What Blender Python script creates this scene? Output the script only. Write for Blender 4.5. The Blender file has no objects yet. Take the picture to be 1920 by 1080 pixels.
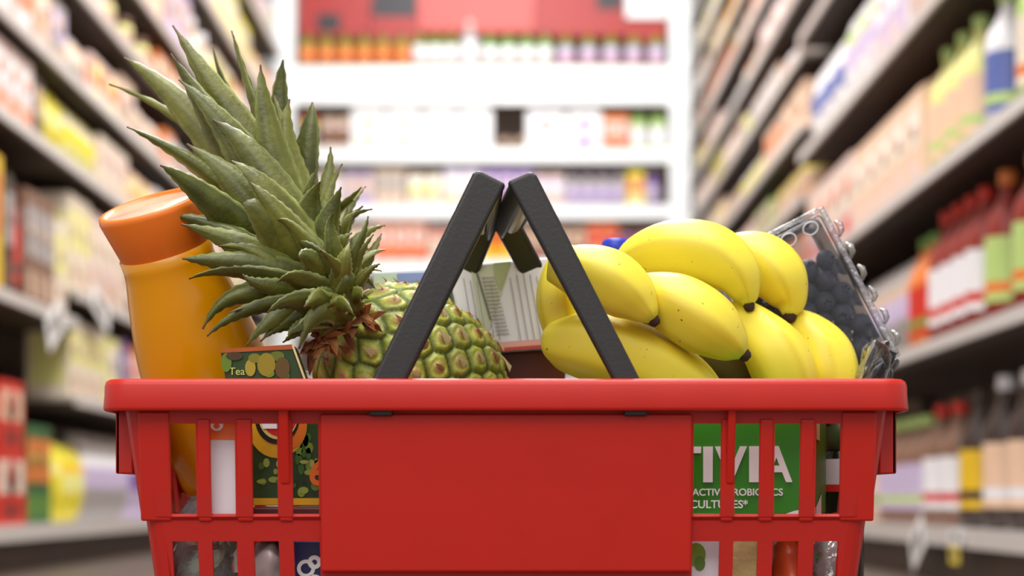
import bpy, math, random
from mathutils import Vector, Matrix, noise

# ------------------------------------------------------------------ camera, world, lights, exposure
SC = bpy.context.scene
COL = SC.collection
F = 3330.0          # focal length in pixels of the 1920 px wide frame
CZ = 0.167          # camera height
HOR = 935.0         # horizon row
cam_d = bpy.data.cameras.new('camera')
cam = bpy.data.objects.new('camera', cam_d)
COL.objects.link(cam)
cam.location = (0, 0, CZ)
cam.rotation_euler = (math.pi/2, 0, 0)
cam_d.sensor_width = 36.0
cam_d.lens = 36.0*F/1920.0
cam_d.shift_y = (HOR-540.0)/1920.0
cam_d.clip_start = 0.05
cam_d.clip_end = 60
cam_d.dof.use_dof = True
cam_d.dof.focus_distance = 1.07
cam_d.dof.aperture_fstop = 5.4
SC.camera = cam
SC.view_settings.view_transform = 'Standard'
SC.view_settings.look = 'None'
SC.view_settings.gamma = 1
SC.view_settings.use_curve_mapping = False
SC.view_settings.exposure = 0.22

world = bpy.data.worlds.new('store_ambient')
SC.world = world
world.use_nodes = True
world.node_tree.nodes['Background'].inputs[0].default_value = (1.0, 0.97, 0.95, 1)
world.node_tree.nodes['Background'].inputs[1].default_value = 0.62

def area(name, loc, target, sx, sy, power, col=(1, 0.98, 0.96)):
    d = bpy.data.lights.new(name, 'AREA')
    d.shape = 'RECTANGLE'; d.size = sx; d.size_y = sy; d.energy = power; d.color = col
    o = bpy.data.objects.new(name, d); COL.objects.link(o)
    o.location = loc
    o.rotation_euler = (Vector(target)-Vector(loc)).to_track_quat('-Z', 'Y').to_euler()
    return o
area('ceiling_and_fill_lamp', (0.0, 0.9, 2.6), (0, 1.1, 0), 1.6, 1.2, 46)
area('ceiling_and_fill_lamp', (-0.5, -0.9, 2.0), (0, 1.1, 0.3), 2.2, 1.4, 26)  # unseen front fill added behind the camera to light the basket face
area('ceiling_and_fill_lamp', (0, 3.4, 3.15), (0, 3.4, 0), 0.9, 2.0, 84)
area('ceiling_and_fill_lamp', (0, 5.8, 3.15), (0, 5.8, 0), 0.9, 2.0, 76)
area('ceiling_and_fill_lamp', (-0.1, 7.3, 3.1), (-0.1, 8.8, 1.5), 1.6, 0.6, 30, (0.9, 0.97, 1.0))  # unseen cool fill added to overexpose the end shelves

def P(x, y, Y):
    return Vector(((x-960)/F*Y, Y, CZ-(y-HOR)/F*Y))

# ------------------------------------------------------------------ materials
def lin(c):
    r = []
    for v in c[:3]:
        v = v/255.0
        r.append(v/12.92 if v <= 0.04045 else ((v+0.055)/1.055)**2.4)
    return (r[0], r[1], r[2], 1)
MC = {}
def mat(rgb, rough=0.5, name='plain', metal=0.0, bump=0.0, bscale=200, var=0.0, vscale=8, coat=0.0, sss=0.0):
    key = (tuple(rgb), rough, name, metal, bump, var)
    if key in MC: return MC[key]
    m = bpy.data.materials.new(name); m.use_nodes = True
    nt = m.node_tree; b = nt.nodes['Principled BSDF']
    b.inputs['Base Color'].default_value = lin(rgb)
    b.inputs['Roughness'].default_value = rough
    b.inputs['Metallic'].default_value = metal
    b.inputs['Coat Weight'].default_value = coat
    if sss:
        b.inputs['Subsurface Weight'].default_value = sss
        b.inputs['Subsurface Scale'].default_value = 0.01
    tc = nt.nodes.new('ShaderNodeTexCoord')
    if var:
        n = nt.nodes.new('ShaderNodeTexNoise'); n.inputs['Scale'].default_value = vscale; n.inputs['Detail'].default_value = 4
        mx = nt.nodes.new('ShaderNodeMix'); mx.data_type = 'RGBA'; mx.blend_type = 'MULTIPLY'
        mx.inputs[0].default_value = 1.0
        rp = nt.nodes.new('ShaderNodeMapRange'); rp.inputs[1].default_value = 0.3; rp.inputs[2].default_value = 0.7
        rp.inputs[3].default_value = 1-var; rp.inputs[4].default_value = 1.0
        nt.links.new(tc.outputs['Object'], n.inputs['Vector']); nt.links.new(n.outputs['Fac'], rp.inputs[0])
        mx.inputs[6].default_value = lin(rgb)
        nt.links.new(rp.outputs[0], mx.inputs[7]); nt.links.new(mx.outputs[2], b.inputs['Base Color'])
    if bump:
        n2 = nt.nodes.new('ShaderNodeTexNoise'); n2.inputs['Scale'].default_value = bscale; n2.inputs['Detail'].default_value = 3
        bp = nt.nodes.new('ShaderNodeBump'); bp.inputs['Strength'].default_value = bump; bp.inputs['Distance'].default_value = 0.002
        nt.links.new(tc.outputs['Object'], n2.inputs['Vector']); nt.links.new(n2.outputs['Fac'], bp.inputs['Height'])
        nt.links.new(bp.outputs[0], b.inputs['Normal'])
    MC[key] = m
    return m

def attr_mat(name, rough, attr='Col', bump=0.0, bscale=300, spec=0.5, sss=0.0, nvar=0.0, nscale=(60, 60, 6)):
    m = bpy.data.materials.new(name); m.use_nodes = True
    nt = m.node_tree; b = nt.nodes['Principled BSDF']
    a = nt.nodes.new('ShaderNodeVertexColor'); a.layer_name = attr
    out = a.outputs['Color']
    b.inputs['Roughness'].default_value = rough
    b.inputs['Specular IOR Level'].default_value = spec
    tc = nt.nodes.new('ShaderNodeTexCoord')
    if nvar:
        n = nt.nodes.new('ShaderNodeTexNoise'); n.inputs['Scale'].default_value = 1; n.inputs['Detail'].default_value = 5
        mp = nt.nodes.new('ShaderNodeMapping'); mp.inputs['Scale'].default_value = nscale
        nt.links.new(tc.outputs['Object'], mp.inputs['Vector']); nt.links.new(mp.outputs[0], n.inputs['Vector'])
        mr = nt.nodes.new('ShaderNodeMapRange'); mr.inputs[1].default_value = 0.3; mr.inputs[2].default_value = 0.7
        mr.inputs[3].default_value = 1-nvar; mr.inputs[4].default_value = 1+nvar*0.4
        nt.links.new(n.outputs['Fac'], mr.inputs[0])
        mx = nt.nodes.new('ShaderNodeMix'); mx.data_type = 'RGBA'; mx.blend_type = 'MULTIPLY'; mx.inputs[0].default_value = 1
        nt.links.new(out, mx.inputs[6]); nt.links.new(mr.outputs[0], mx.inputs[7]); out = mx.outputs[2]
    nt.links.new(out, b.inputs['Base Color'])
    if bump:
        n2 = nt.nodes.new('ShaderNodeTexNoise'); n2.inputs['Scale'].default_value = bscale
        bp = nt.nodes.new('ShaderNodeBump'); bp.inputs['Strength'].default_value = bump; bp.inputs['Distance'].default_value = 0.001
        nt.links.new(tc.outputs['Object'], n2.inputs['Vector']); nt.links.new(n2.outputs['Fac'], bp.inputs['Height'])
        nt.links.new(bp.outputs[0], b.inputs['Normal'])
    return m

def clear_mat(name, tint=(0.95, 0.95, 0.97), gloss=0.18, haze=0.0, bump=0.0, bscale=60):
    m = bpy.data.materials.new(name); m.use_nodes = True
    nt = m.node_tree; nt.nodes.clear()
    o = nt.nodes.new('ShaderNodeOutputMaterial')
    tr = nt.nodes.new('ShaderNodeBsdfTransparent'); tr.inputs[0].default_value = (*tint, 1)
    gl = nt.nodes.new('ShaderNodeBsdfGlossy'); gl.inputs['Roughness'].default_value = 0.12
    df = nt.nodes.new('ShaderNodeBsdfDiffuse'); df.inputs[0].default_value = (0.85, 0.85, 0.88, 1)
    fr = nt.nodes.new('ShaderNodeFresnel'); fr.inputs[0].default_value = 1.5
    ad = nt.nodes.new('ShaderNodeMath'); ad.operation = 'ADD'; ad.inputs[1].default_value = gloss; ad.use_clamp = True
    nt.links.new(fr.outputs[0], ad.inputs[0])
    m1 = nt.nodes.new('ShaderNodeMixShader'); nt.links.new(ad.outputs[0], m1.inputs[0])
    m0 = nt.nodes.new('ShaderNodeMixShader'); m0.inputs[0].default_value = haze
    nt.links.new(tr.outputs[0], m0.inputs[1]); nt.links.new(df.outputs[0], m0.inputs[2])
    nt.links.new(m0.outputs[0], m1.inputs[1]); nt.links.new(gl.outputs[0], m1.inputs[2])
    nt.links.new(m1.outputs[0], o.inputs[0])
    if bump:
        tc = nt.nodes.new('ShaderNodeTexCoord')
        n2 = nt.nodes.new('ShaderNodeTexNoise'); n2.inputs['Scale'].default_value = bscale
        bp = nt.nodes.new('ShaderNodeBump'); bp.inputs['Strength'].default_value = bump; bp.inputs['Distance'].default_value = 0.004
        nt.links.new(tc.outputs['Object'], n2.inputs['Vector']); nt.links.new(n2.outputs['Fac'], bp.inputs['Height'])
        nt.links.new(bp.outputs[0], gl.inputs['Normal']); nt.links.new(bp.outputs[0], fr.inputs['Normal'])
    return m

# ------------------------------------------------------------------ mesh building
class MB:
    def __init__(s): s.v = []; s.f = []; s.m = []; s.mats = []; s.sm = []; s.col = None
    def mi(s, m):
        if m not in s.mats: s.mats.append(m)
        return s.mats.index(m)
    def add(s, vs, fs, m, smooth=False):
        b = len(s.v); s.v.extend([tuple(v) for v in vs]); k = s.mi(m)
        for f in fs: s.f.append(tuple(b+i for i in f)); s.m.append(k); s.sm.append(smooth)
    def box(s, x0, x1, y0, y1, z0, z1, m):
        s.hexa([(x0, y0, z0), (x1, y0, z0), (x1, y1, z0), (x0, y1, z0), (x0, y0, z1), (x1, y0, z1), (x1, y1, z1), (x0, y1, z1)], m)
    def hexa(s, p, m):
        s.add(p, [(0, 3, 2, 1), (4, 5, 6, 7), (0, 1, 5, 4), (1, 2, 6, 5), (2, 3, 7, 6), (3, 0, 4, 7)], m)
    def quad(s, a, b, c, d, m): s.add([a, b, c, d], [(0, 1, 2, 3)], m)
    def lathe(s, prof, m, seg=24, mtx=None, smooth=True, cap=True):
        vs = []; fs = []
        for r, z in prof:
            for i in range(seg):
                a = 2*math.pi*i/seg; vs.append(Vector((r*math.cos(a), r*math.sin(a), z)))
        for j in range(len(prof)-1):
            for i in range(seg):
                k = (i+1) % seg; fs.append((j*seg+i, j*seg+k, (j+1)*seg+k, (j+1)*seg+i))
        if cap:
            fs.append(tuple(range(seg-1, -1, -1))); n = (len(prof)-1)*seg; fs.append(tuple(n+i for i in range(seg)))
        if mtx: vs = [mtx @ v for v in vs]
        s.add(vs, fs, m, smooth)
    def tube(s, pts, rad, m, seg=10, cap=True):
        n = len(pts); vs = []; fs = []
        prev = None
        for i in range(n):
            t = (pts[min(i+1, n-1)]-pts[max(i-1, 0)]).normalized()
            if prev is None:
                u = t.orthogonal().normalized()
            else:
                u = (prev-t*prev.dot(t)).normalized()
            prev = u; w = t.cross(u)
            r = rad[i] if isinstance(rad, (list, tuple)) else rad
            for k in range(seg):
                a = 2*math.pi*k/seg; vs.append(pts[i]+(u*math.cos(a)+w*math.sin(a))*r)
        for j in range(n-1):
            for i in range(seg):
                k = (i+1) % seg; fs.append((j*seg+i, j*seg+k, (j+1)*seg+k, (j+1)*seg+i))
        if cap:
            fs.append(tuple(range(seg-1, -1, -1))); q = (n-1)*seg; fs.append(tuple(q+i for i in range(seg)))
        s.add(vs, fs, m, True)
    def mesh(s, name):
        me = bpy.data.meshes.new(name); me.from_pydata(s.v, [], s.f)
        for m in s.mats: me.materials.append(m)
        me.polygons.foreach_set('material_index', s.m); me.polygons.foreach_set('use_smooth', s.sm)
        me.update(); return me
    def obj(s, name, parent=None, loc=None, bevel=0, bseg=2, angle=40, recalc=True):
        me = s.mesh(name)
        if recalc:
            import bmesh
            bm = bmesh.new(); bm.from_mesh(me); bmesh.ops.recalc_face_normals(bm, faces=bm.faces); bm.to_mesh(me); bm.free()
        return link(name, me, parent, loc, bevel, bseg, angle)

def link(name, me, parent=None, loc=None, bevel=0, bseg=2, angle=40):
    o = bpy.data.objects.new(name, me); COL.objects.link(o)
    if parent: o.parent = parent
    if loc is not None: o.location = loc
    if bevel:
        b = o.modifiers.new('bevel', 'BEVEL'); b.width = bevel; b.segments = bseg; b.limit_method = 'ANGLE'; b.angle_limit = math.radians(angle)
        b.harden_normals = False
    return o
def empty(name, loc, rz=0):
    o = bpy.data.objects.new(name, None); COL.objects.link(o); o.location = loc; o.rotation_euler = (0, 0, rz); o.empty_display_size = 0.02
    return o
def tag(o, label=None, cat=None, group=None, kind=None):
    if label: o['label'] = label
    if cat: o['category'] = cat
    if group: o['group'] = group
    if kind: o['kind'] = kind
    return o
def sub(o, lv=1):
    s = o.modifiers.new('subdivision', 'SUBSURF'); s.levels = lv; s.render_levels = lv; return o
def text_mesh(txt, size, m, name='lettering', ext=0.0003, bold=0.0, align='LEFT', sx=1.0):
    c = bpy.data.curves.new(name, 'FONT'); c.body = txt; c.size = size; c.extrude = ext; c.offset = bold; c.align_x = align
    o = bpy.data.objects.new(name, c); COL.objects.link(o)
    bpy.context.view_layer.update()
    me = bpy.data.meshes.new_from_object(o.evaluated_get(bpy.context.evaluated_depsgraph_get()))
    bpy.data.objects.remove(o)
    for v in me.vertices: v.co.x *= sx
    me.materials.clear(); me.materials.append(m); me.name = name
    return me
def catmull(pts, n):
    out = []
    p = [pts[0]*2-pts[1] if isinstance(pts[0], Vector) else pts[0]] + list(pts) + [pts[-1]*2-pts[-2] if isinstance(pts[0], Vector) else pts[-1]]
    segs = len(pts)-1
    for i in range(n):
        t = i/(n-1)*segs; k = min(int(t), segs-1); t -= k
        a, b, c, d = p[k], p[k+1], p[k+2], p[k+3]
        out.append(0.5*((2*b)+(c-a)*t+(2*a-5*b+4*c-d)*t*t+(3*b-a-3*c+d)*t*t*t))
    return out

# ================================================================== THE AISLE
WL, WR, ZE = 1.11, 0.852, 8.62
def YL(x): return (WL+0.02)*F/(960-x)
def YR(x): return (WR+0.02)*F/(x-960)
PLASTIC_W = mat((226, 224, 226), 0.45, 'shelf_metal')
RAIL = mat((214, 208, 204), 0.35, 'price_rail')
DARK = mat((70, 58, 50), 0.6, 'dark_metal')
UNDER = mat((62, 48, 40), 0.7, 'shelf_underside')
TAGW = mat((250, 250, 250), 0.5, 'paper_white')
TAGY = mat((240, 214, 60), 0.5, 'paper_yellow')

def struct(name, mb, **k):
    o = mb.obj(name, **k); o['kind'] = 'structure'; return o
m = MB(); m.box(-4, 4, -3, 11, -0.1, 0, mat((88, 74, 64), 0.4, 'vinyl_floor', var=0.15, vscale=3)); struct('floor', m)
m = MB(); m.box(-4, 4, 0.4, 11, 3.4, 3.5, mat((235, 235, 235), 0.8, 'ceiling_panel', var=0.05)); struct('ceiling', m)
m = MB(); m.box(-4, 4, 10.9, 11, 0, 3.4, mat((225, 220, 215), 0.8, 'painted_wall', var=0.05)); struct('wall_back', m)

DEPTH = 0.42
def gondola(side, y0, y1, levels, top, label, group):
    """levels: world heights of shelf tops.  side -1 left (faces +x), +1 right (faces -x)"""
    W = WL if side < 0 else WR
    rt = empty('shelving_unit', (side*(W+DEPTH/2), (y0+y1)/2, 0)); tag(rt, label, 'shelving unit', group)
    ox, oy = rt.location.x, rt.location.y
    xf = side*W-ox; xb = side*(W+DEPTH)-ox
    def bx(a, b): return (min(a, b), max(a, b))
    p = MB(); a, b = bx(xb, xb-side*0.02); p.box(a, b, y0-oy, y1-oy, 0.0, top, mat((150, 132, 118), 0.7, 'back_board')); p.obj('back_panel', rt)
    for yy in (y0, y1-0.03):
        p = MB(); a, b = bx(xb, xb-side*0.06); p.box(a, b, yy-oy, yy+0.03-oy, 0, top, DARK); p.obj('upright', rt)
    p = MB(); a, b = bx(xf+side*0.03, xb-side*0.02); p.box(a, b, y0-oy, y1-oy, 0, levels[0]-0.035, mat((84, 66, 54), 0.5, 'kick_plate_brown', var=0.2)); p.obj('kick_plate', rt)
    for i, z in enumerate(levels):
        p = MB(); a, b = bx(xf+side*0.004, xb-side*0.02)
        p.box(a, b, y0-oy, y1-oy, z-0.012, z, PLASTIC_W if i == 0 else mat((170, 160, 150), 0.5, 'shelf_board'))
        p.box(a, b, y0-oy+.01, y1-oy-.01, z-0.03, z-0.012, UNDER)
        s = p.obj('shelf', rt)
        p = MB(); h = 0.034 if i == 0 else 0.024
        a, b = bx(xf-side*0.006, xf+side*0.004); p.box(a, b, y0-oy+.004, y1-oy-.004, z-h, z+0.003, RAIL)
        p.obj('price_rail', s)
    return rt

LB = [CZ-0.055*WL]
LV_near = [LB[0]]+[CZ+s*WL for s in (0.41, 0.765, 0.965, 1.18, 1.36, 1.64, 1.92)]
LV_far = [LB[0]]+[CZ+s*WL for s in (0.235, 0.48, 0.765, 0.965, 1.18, 1.36, 1.64, 1.92)]
RV_near = [CZ-0.068*WR]+[CZ+s*WR for s in (0.375, 0.785, 1.19, 1.6, 2.0)]
RV_far = [CZ-0.068*WR]+[CZ+s*WR for s in (0.3, 0.55, 0.8, 1.05, 1.3, 1.55, 1.78, 2.0, 2.2, 2.42, 2.68)]
yl1, yr1 = YL(128), YR(1512)
TOPZ = 2.75
gondola(-1, 2.7, yl1, LV_near, TOPZ, 'grey shelving unit at the near left edge holding red and green packs at the bottom', 'side shelving units')
gondola(-1, yl1, ZE-0.12, LV_far, TOPZ, 'long grey shelving unit behind the pineapple, running back along the left', 'side shelving units')
gondola(1, 2.1, yr1, RV_near, TOPZ, 'grey shelving unit at the right edge with dark bottles on its bottom deck', 'side shelving units')
gondola(1, yr1, ZE-0.12, RV_far, TOPZ, 'shelving unit with closely spaced shelves running back beyond the bottles on the right', 'side shelving units')

# ---- product kinds
CREAM = (240, 226, 206); PINK = (232, 204, 196); TAN = (206, 176, 150); BROWN = (132, 96, 76); DRED = (146, 44, 34); RED = (214, 48, 32)
YEL = (236, 222, 62); LYEL = (240, 236, 150); GREEN = (110, 156, 66); DGREEN = (58, 104, 56); WHITE = (244, 242, 246); LILAC = (206, 190, 222)
ORANGE = (236, 132, 60); GREY = (176, 170, 168); BLUE = (96, 112, 178); PURPLE = (128, 92, 168); PEACH = (244, 206, 176); DARKB = (66, 50, 44)
LGREEN = (190, 216, 130); GOLD = (240, 196, 40)
CN = {CREAM: 'cream', PINK: 'pale pink', TAN: 'tan', BROWN: 'brown', DRED: 'dark red', RED: 'red', YEL: 'yellow', LYEL: 'pale yellow', GREEN: 'green',
      DGREEN: 'dark green', WHITE: 'white', LILAC: 'lilac', ORANGE: 'orange', GREY: 'grey', BLUE: 'blue', PURPLE: 'purple', PEACH: 'peach',
      DARKB: 'dark brown', LGREEN: 'light green', GOLD: 'golden yellow'}
KN = {'box': 'box', 'bottle': 'bottle', 'bag': 'bag', 'jar': 'jar', 'carton': 'carton'}
NAMES = {'box': 'cardboard_box', 'bottle': 'bottle', 'bag': 'packet', 'jar': 'jar', 'carton': 'carton'}
pcache = {}
def pm(c): return mat(c, 0.45, 'packaging_'+CN[c].replace(' ', '_'))
def product_meshes(kind, w, h, d, c1, c2, c3):
    key = (kind, round(w, 3), round(h, 3), round(d, 3), c1, c2, c3)
    if key in pcache: return pcache[key]
    parts = []
    a, b, c = pm(c1), pm(c2), pm(c3)
    if kind in ('box', 'carton'):
        p = MB(); x = w/2*0.96; y = d/2
        hh = h if kind == 'box' else h*0.84
        p.box(-x, x, -y, y, 0, hh, a)
        e = y+0.0008
        p.box(-x*0.86, x*0.86, -e, -e+0.001, hh*0.42, hh*0.86, b)
        p.box(-x*0.6, x*0.6, -e, -e+0.001, hh*0.08, hh*0.3, c)
        p.box(-x-0.0008, -x+0.0002, -y*0.8, y*0.8, hh*0.15, hh*0.8, b)
        p.box(x-0.0002, x+0.0008, -y*0.8, y*0.8, hh*0.15, hh*0.8, b)
        p.lathe([(x*0.36, 0), (x*0.36, 0.0016)], c, 14, Matrix.Translation((0, -e+0.0002, hh*0.64)) @ Matrix.Rotation(math.pi/2, 4, 'X'))
        if kind == 'carton':
            p.add([(-x, -y, hh), (x, -y, hh), (x, y, hh), (-x, y, hh), (-x, 0, h*0.95), (x, 0, h*0.95)], [(0, 1, 5, 4), (2, 3, 4, 5), (0, 4, 3), (1, 2, 5)], a)
            p.box(-x, x, -0.003, 0.003, h*0.94, h, a)
        parts.append((NAMES[kind], p.mesh(NAMES[kind])))
    elif kind == 'bag':
        p = MB(); n = 9; vs = []; fs = []
        for j in range(n):
            t = j/(n-1); z = h*t
            k = max(0.03, math.sin(math.pi*min(1, max(0, t*0.92+0.06)))**0.5)
            for i in range(12):
                an = 2*math.pi*i/12; cx, sy = math.cos(an), math.sin(an)
                vs.append((w/2*0.97*(abs(cx)**0.6)*(1 if cx > 0 else -1), d/2*k*(abs(sy)**0.7)*(1 if sy > 0 else -1), z))
        for j in range(n-1):
            for i in range(12): fs.append((j*12+i, j*12+(i+1) % 12, (j+1)*12+(i+1) % 12, (j+1)*12+i))
        p.add(vs, [f for k, f in enumerate(fs) if k//12 not in (3, 4, 5)], a, True)
        p.add(vs, [f for k, f in enumerate(fs) if k//12 in (3, 4)], b, True)
        p.add(vs, [f for k, f in enumerate(fs) if k//12 == 5], c, True)
        p.add([vs[i] for i in range(12)], [tuple(range(12))], a); p.add([vs[(n-1)*12+i] for i in range(12)], [tuple(range(12))], a)
        parts.append((NAMES[kind], p.mesh(NAMES[kind])))
    elif kind == 'bottle':
        r = w/2*0.96
        p = MB(); p.lathe([(r*0.85, 0), (r, h*0.02), (r, h*0.6), (r*0.88, h*0.69), (r*0.5, h*0.79), (r*0.34, h*0.86), (r*0.34, h*0.93)], a, 18)
        parts.append(('bottle', p.mesh('bottle_body')))
        p = MB(); p.lathe([(r*1.015, h*0.14), (r*1.015, h*0.56)], b, 18, cap=False); p.lathe([(r*1.02, h*0.2), (r*1.02, h*0.27)], c, 18, cap=False)
        parts.append(('label', p.mesh('bottle_label')))
        p = MB(); p.lathe([(r*0.4, h*0.9), (r*0.42, h*0.91), (r*0.42, h*0.99), (r*0.36, h)], c, 14); parts.append(('cap', p.mesh('bottle_cap')))
    elif kind == 'jar':
        r = w/2*0.96
        p = MB(); p.lathe([(r*0.9, 0), (r, h*0.04), (r, h*0.74), (r*0.82, h*0.84), (r*0.82, h*0.88)], a, 18); parts.append(('jar', p.mesh('jar_body')))
        p = MB(); p.lathe([(r*1.015, h*0.15), (r*1.015, h*0.66)], b, 18, cap=False); parts.append(('label', p.mesh('jar_label')))
        p = MB(); p.lathe([(r*0.88, h*0.84), (r*0.9, h*0.85), (r*0.9, h*0.99), (r*0.85, h)], c, 18); parts.append(('lid', p.mesh('jar_lid')))
    pcache[key] = parts
    return parts
NPROD = [0]
def place(kind, w, h, d, cols, loc, rz, label, group, parts=True):
    pr = product_meshes(kind, w, h, d, *cols)
    nm, me = pr[0]
    o = bpy.data.objects.new(nm, me); COL.objects.link(o); o.location = loc; o.rotation_euler = (0, 0, rz)
    tag(o, label, KN[kind], group)
    for nm2, me2 in pr[1:]:
        c = bpy.data.objects.new(nm2, me2); c.parent = o; COL.objects.link(c)
    NPROD[0] += 1
    return o
ORD = ['bottom', 'second', 'third', 'fourth', 'fifth', 'sixth', 'seventh', 'eighth', 'ninth', 'tenth', 'eleventh', 'twelfth']
RANK = ['nearest', 'second nearest', 'third nearest', 'fourth nearest', 'fifth nearest', 'sixth nearest', 'seventh nearest', 'eighth nearest']
rng = random.Random(11)
PAL = [PINK, PINK, CREAM, CREAM, PEACH, WHITE, LILAC, TAN, PINK, GREY, LYEL, BROWN, ORANGE, YEL, LGREEN, RED, DRED, WHITE, PEACH]
def desc(kind, c): return f"{CN[c[0]]} {KN[kind]}"
def full(kind, c):
    if kind in ('bottle', 'jar'): return f"{CN[c[0]]} {KN[kind]}, {CN[c[1]]} label"
    return f"{CN[c[0]]} and {CN[c[1]]} {KN[kind]}"
def runs_on(side, level_i, z, gap, ya, yb, unit, specs, wrange, kinds=('box', 'box', 'bag', 'carton', 'jar'), pal=PAL, hmul=(0.62, 0.88), end=False, rankword=RANK):
    """specs: (y0,y1,kind,h,cols,n) explicit; the rest is filled with runs of packs"""
    W = WL if side < 0 else WR
    specs = sorted(specs, key=lambda s: s[0])
    runs = []; y = ya; si = 0; used = set()
    prev = None
    while y < yb-0.05:
        nxt = specs[si] if si < len(specs) else None
        if nxt and y >= nxt[0]-0.03:
            runs.append(dict(y0=nxt[0], y1=nxt[1], kind=nxt[2], h=nxt[3], cols=nxt[4], n=nxt[5])); y = nxt[1]; si += 1; used.add((nxt[2], nxt[4][0], nxt[4][1])); continue
        lim = nxt[0] if nxt else yb
        for _ in range(200):
            k = rng.choice(kinds); c1 = rng.choice(pal); c2 = rng.choice(pal); c3 = rng.choice(pal)
            if c1 != c2 and (k, c1, c2) not in used: break
        used.add((k, c1, c2))
        n = rng.choice((1, 2, 2, 3)); w = rng.uniform(*wrange)
        e = min(lim, y+n*w)
        if lim-e < 0.06: e = lim
        n = max(1, round((e-y)/w))
        runs.append(dict(y0=y, y1=e, kind=k, h=gap*rng.uniform(*hmul), cols=(c1, c2, c3), n=n)); y = e
    for ri, r in enumerate(runs):
        nb = runs[ri+1] if ri+1 < len(runs) else (runs[ri-1] if ri else None)
        step = (r['y1']-r['y0'])/r['n']
        w = min(step*0.97, 0.24)
        rowlab = f"{ORD[level_i]} shelf, {unit}"
        nbs = f"beside the {desc(nb['kind'], nb['cols'])}, " if nb else ''
        for i in range(r['n']):
            yy = r['y0']+step*(i+0.5)
            ww = w
            if r['kind'] in ('bottle', 'jar'): ww = min(w, 0.088 if r['h'] > 0.2 else 0.08)
            d = 0.11 if r['kind'] in ('box', 'carton', 'bag') else ww
            if r['n'] > 1: lab = f"{rankword[i]} {full(r['kind'], r['cols'])} {nbs}{rowlab}"
            else: lab = f"{full(r['kind'], r['cols'])} {nbs}{rowlab}"
            if len(lab.split()) > 16: lab = lab.replace('beside the ', 'by ')
            if len(lab.split()) > 16: lab = lab.replace(' and ', '-')
            if len(lab.split()) > 16: lab = lab.replace(' from left', '')
            if len(lab.split()) > 16: lab = lab.replace(' nearest', '')
            g = f"{full(r['kind'], r['cols'])} run, {rowlab}"
            if end: loc = (yy, ZE+0.03+d/2, z+0.001); rz = 0
            else:
                loc = (side*(W+0.02+d/2), yy, z+0.001); rz = math.pi/2 if side < 0 else -math.pi/2
            place(r['kind'], ww, r['h'], d, r['cols'], loc, rz, lab, g)
    return runs

def LP_(x0, x1, *a): return (YL(x0), YL(x1))+a
def RP_(x0, x1, *a): return (YR(x0), YR(x1))+a
y0L = YL(-70)
# left near unit
def gp(L, i): return (L[i+1] if i+1 < len(L) else L[i]+0.3)-L[i]-0.045
sp = {0: [(YL(-75), YL(50), 'box', 0.17, (RED, CREAM, DRED), 2), (YL(50), YL(96), 'box', 0.235, (DGREEN, ORANGE, GREEN), 2), (YL(98), YL(128)-.02, 'bag', 0.195, (YEL, YEL, LYEL), 2)],
      1: [(YL(-60), YL(8), 'box', 0.3, (GOLD, ORANGE, YEL), 1), (YL(9), YL(26), 'box', 0.27, (DARKB, GREY, BROWN), 1), (YL(27), YL(47), 'bottle', 0.3, (DRED, RED, DARKB), 1), (YL(48), YL(102), 'box', 0.27, (BROWN, GREY, TAN), 3), (YL(103), YL(128)-.02, 'box', 0.24, (CREAM, LYEL, TAN), 1)],
      2: [(YL(-40), YL(62), 'box', 0.17, (PINK, WHITE, ORANGE), 4), (YL(63), YL(80), 'box', 0.15, (DARKB, TAN, BROWN), 1), (YL(81), YL(128)-.02, 'bag', 0.175, (YEL, LYEL, YEL), 2)]}
PALL = [PINK, PINK, PINK, CREAM, PEACH, CREAM, LILAC, TAN, WHITE, GREY, TAN, BROWN, ORANGE, LYEL, YEL]
for i, z in enumerate(LV_near[:7]):
    runs_on(-1, i, z, gp(LV_near, i), YL(-60), yl1-0.02, 'near left unit', sp.get(i, []), (0.13, 0.19), pal=PALL)
# second layer of the red packs
for k in range(2):
    yy = YL(-75)+(YL(50)-YL(-75))/2*(k+0.5)
    place('box', 0.2, 0.155, 0.11, (RED, PEACH, DRED), (-(WL+0.02+0.055), yy, LV_near[0]+0.172), math.pi/2, ['red box stacked on the red boxes at the left picture edge', 'red box on top of the stack beside the green boxes, bottom left'][k], 'red boxes stacked at bottom left')
sp = {0: [LP_(129, 165, 'bag', 0.20, (YEL, LYEL, GOLD), 2), LP_(166, 250, 'bag', 0.235, (GREY, LILAC, WHITE), 4), LP_(251, 300, 'bag', 0.23, (LILAC, PURPLE, WHITE), 2)],
      1: [LP_(129, 198, 'box', 0.2, (CREAM, LYEL, TAN), 3), LP_(199, 225, 'box', 0.19, (LYEL, CREAM, GREY), 1), LP_(226, 240, 'box', 0.2, (PURPLE, BLUE, LILAC), 1), LP_(241, 270, 'box', 0.19, (ORANGE, PINK, RED), 2)],
      2: [LP_(129, 170, 'box', 0.25, (CREAM, LYEL, TAN), 2), LP_(171, 230, 'box', 0.24, (PINK, CREAM, TAN), 3)],
      3: [LP_(129, 185, 'bag', 0.17, (LYEL, YEL, CREAM), 3), LP_(186, 240, 'box', 0.15, (CREAM, PINK, TAN), 3)]}
for i, z in enumerate(LV_far[:9]):
    runs_on(-1, i, z, gp(LV_far, i), yl1+0.02, ZE-0.2, 'rear left unit', sp.get(i, []), (0.16, 0.24), pal=PALL)
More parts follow.
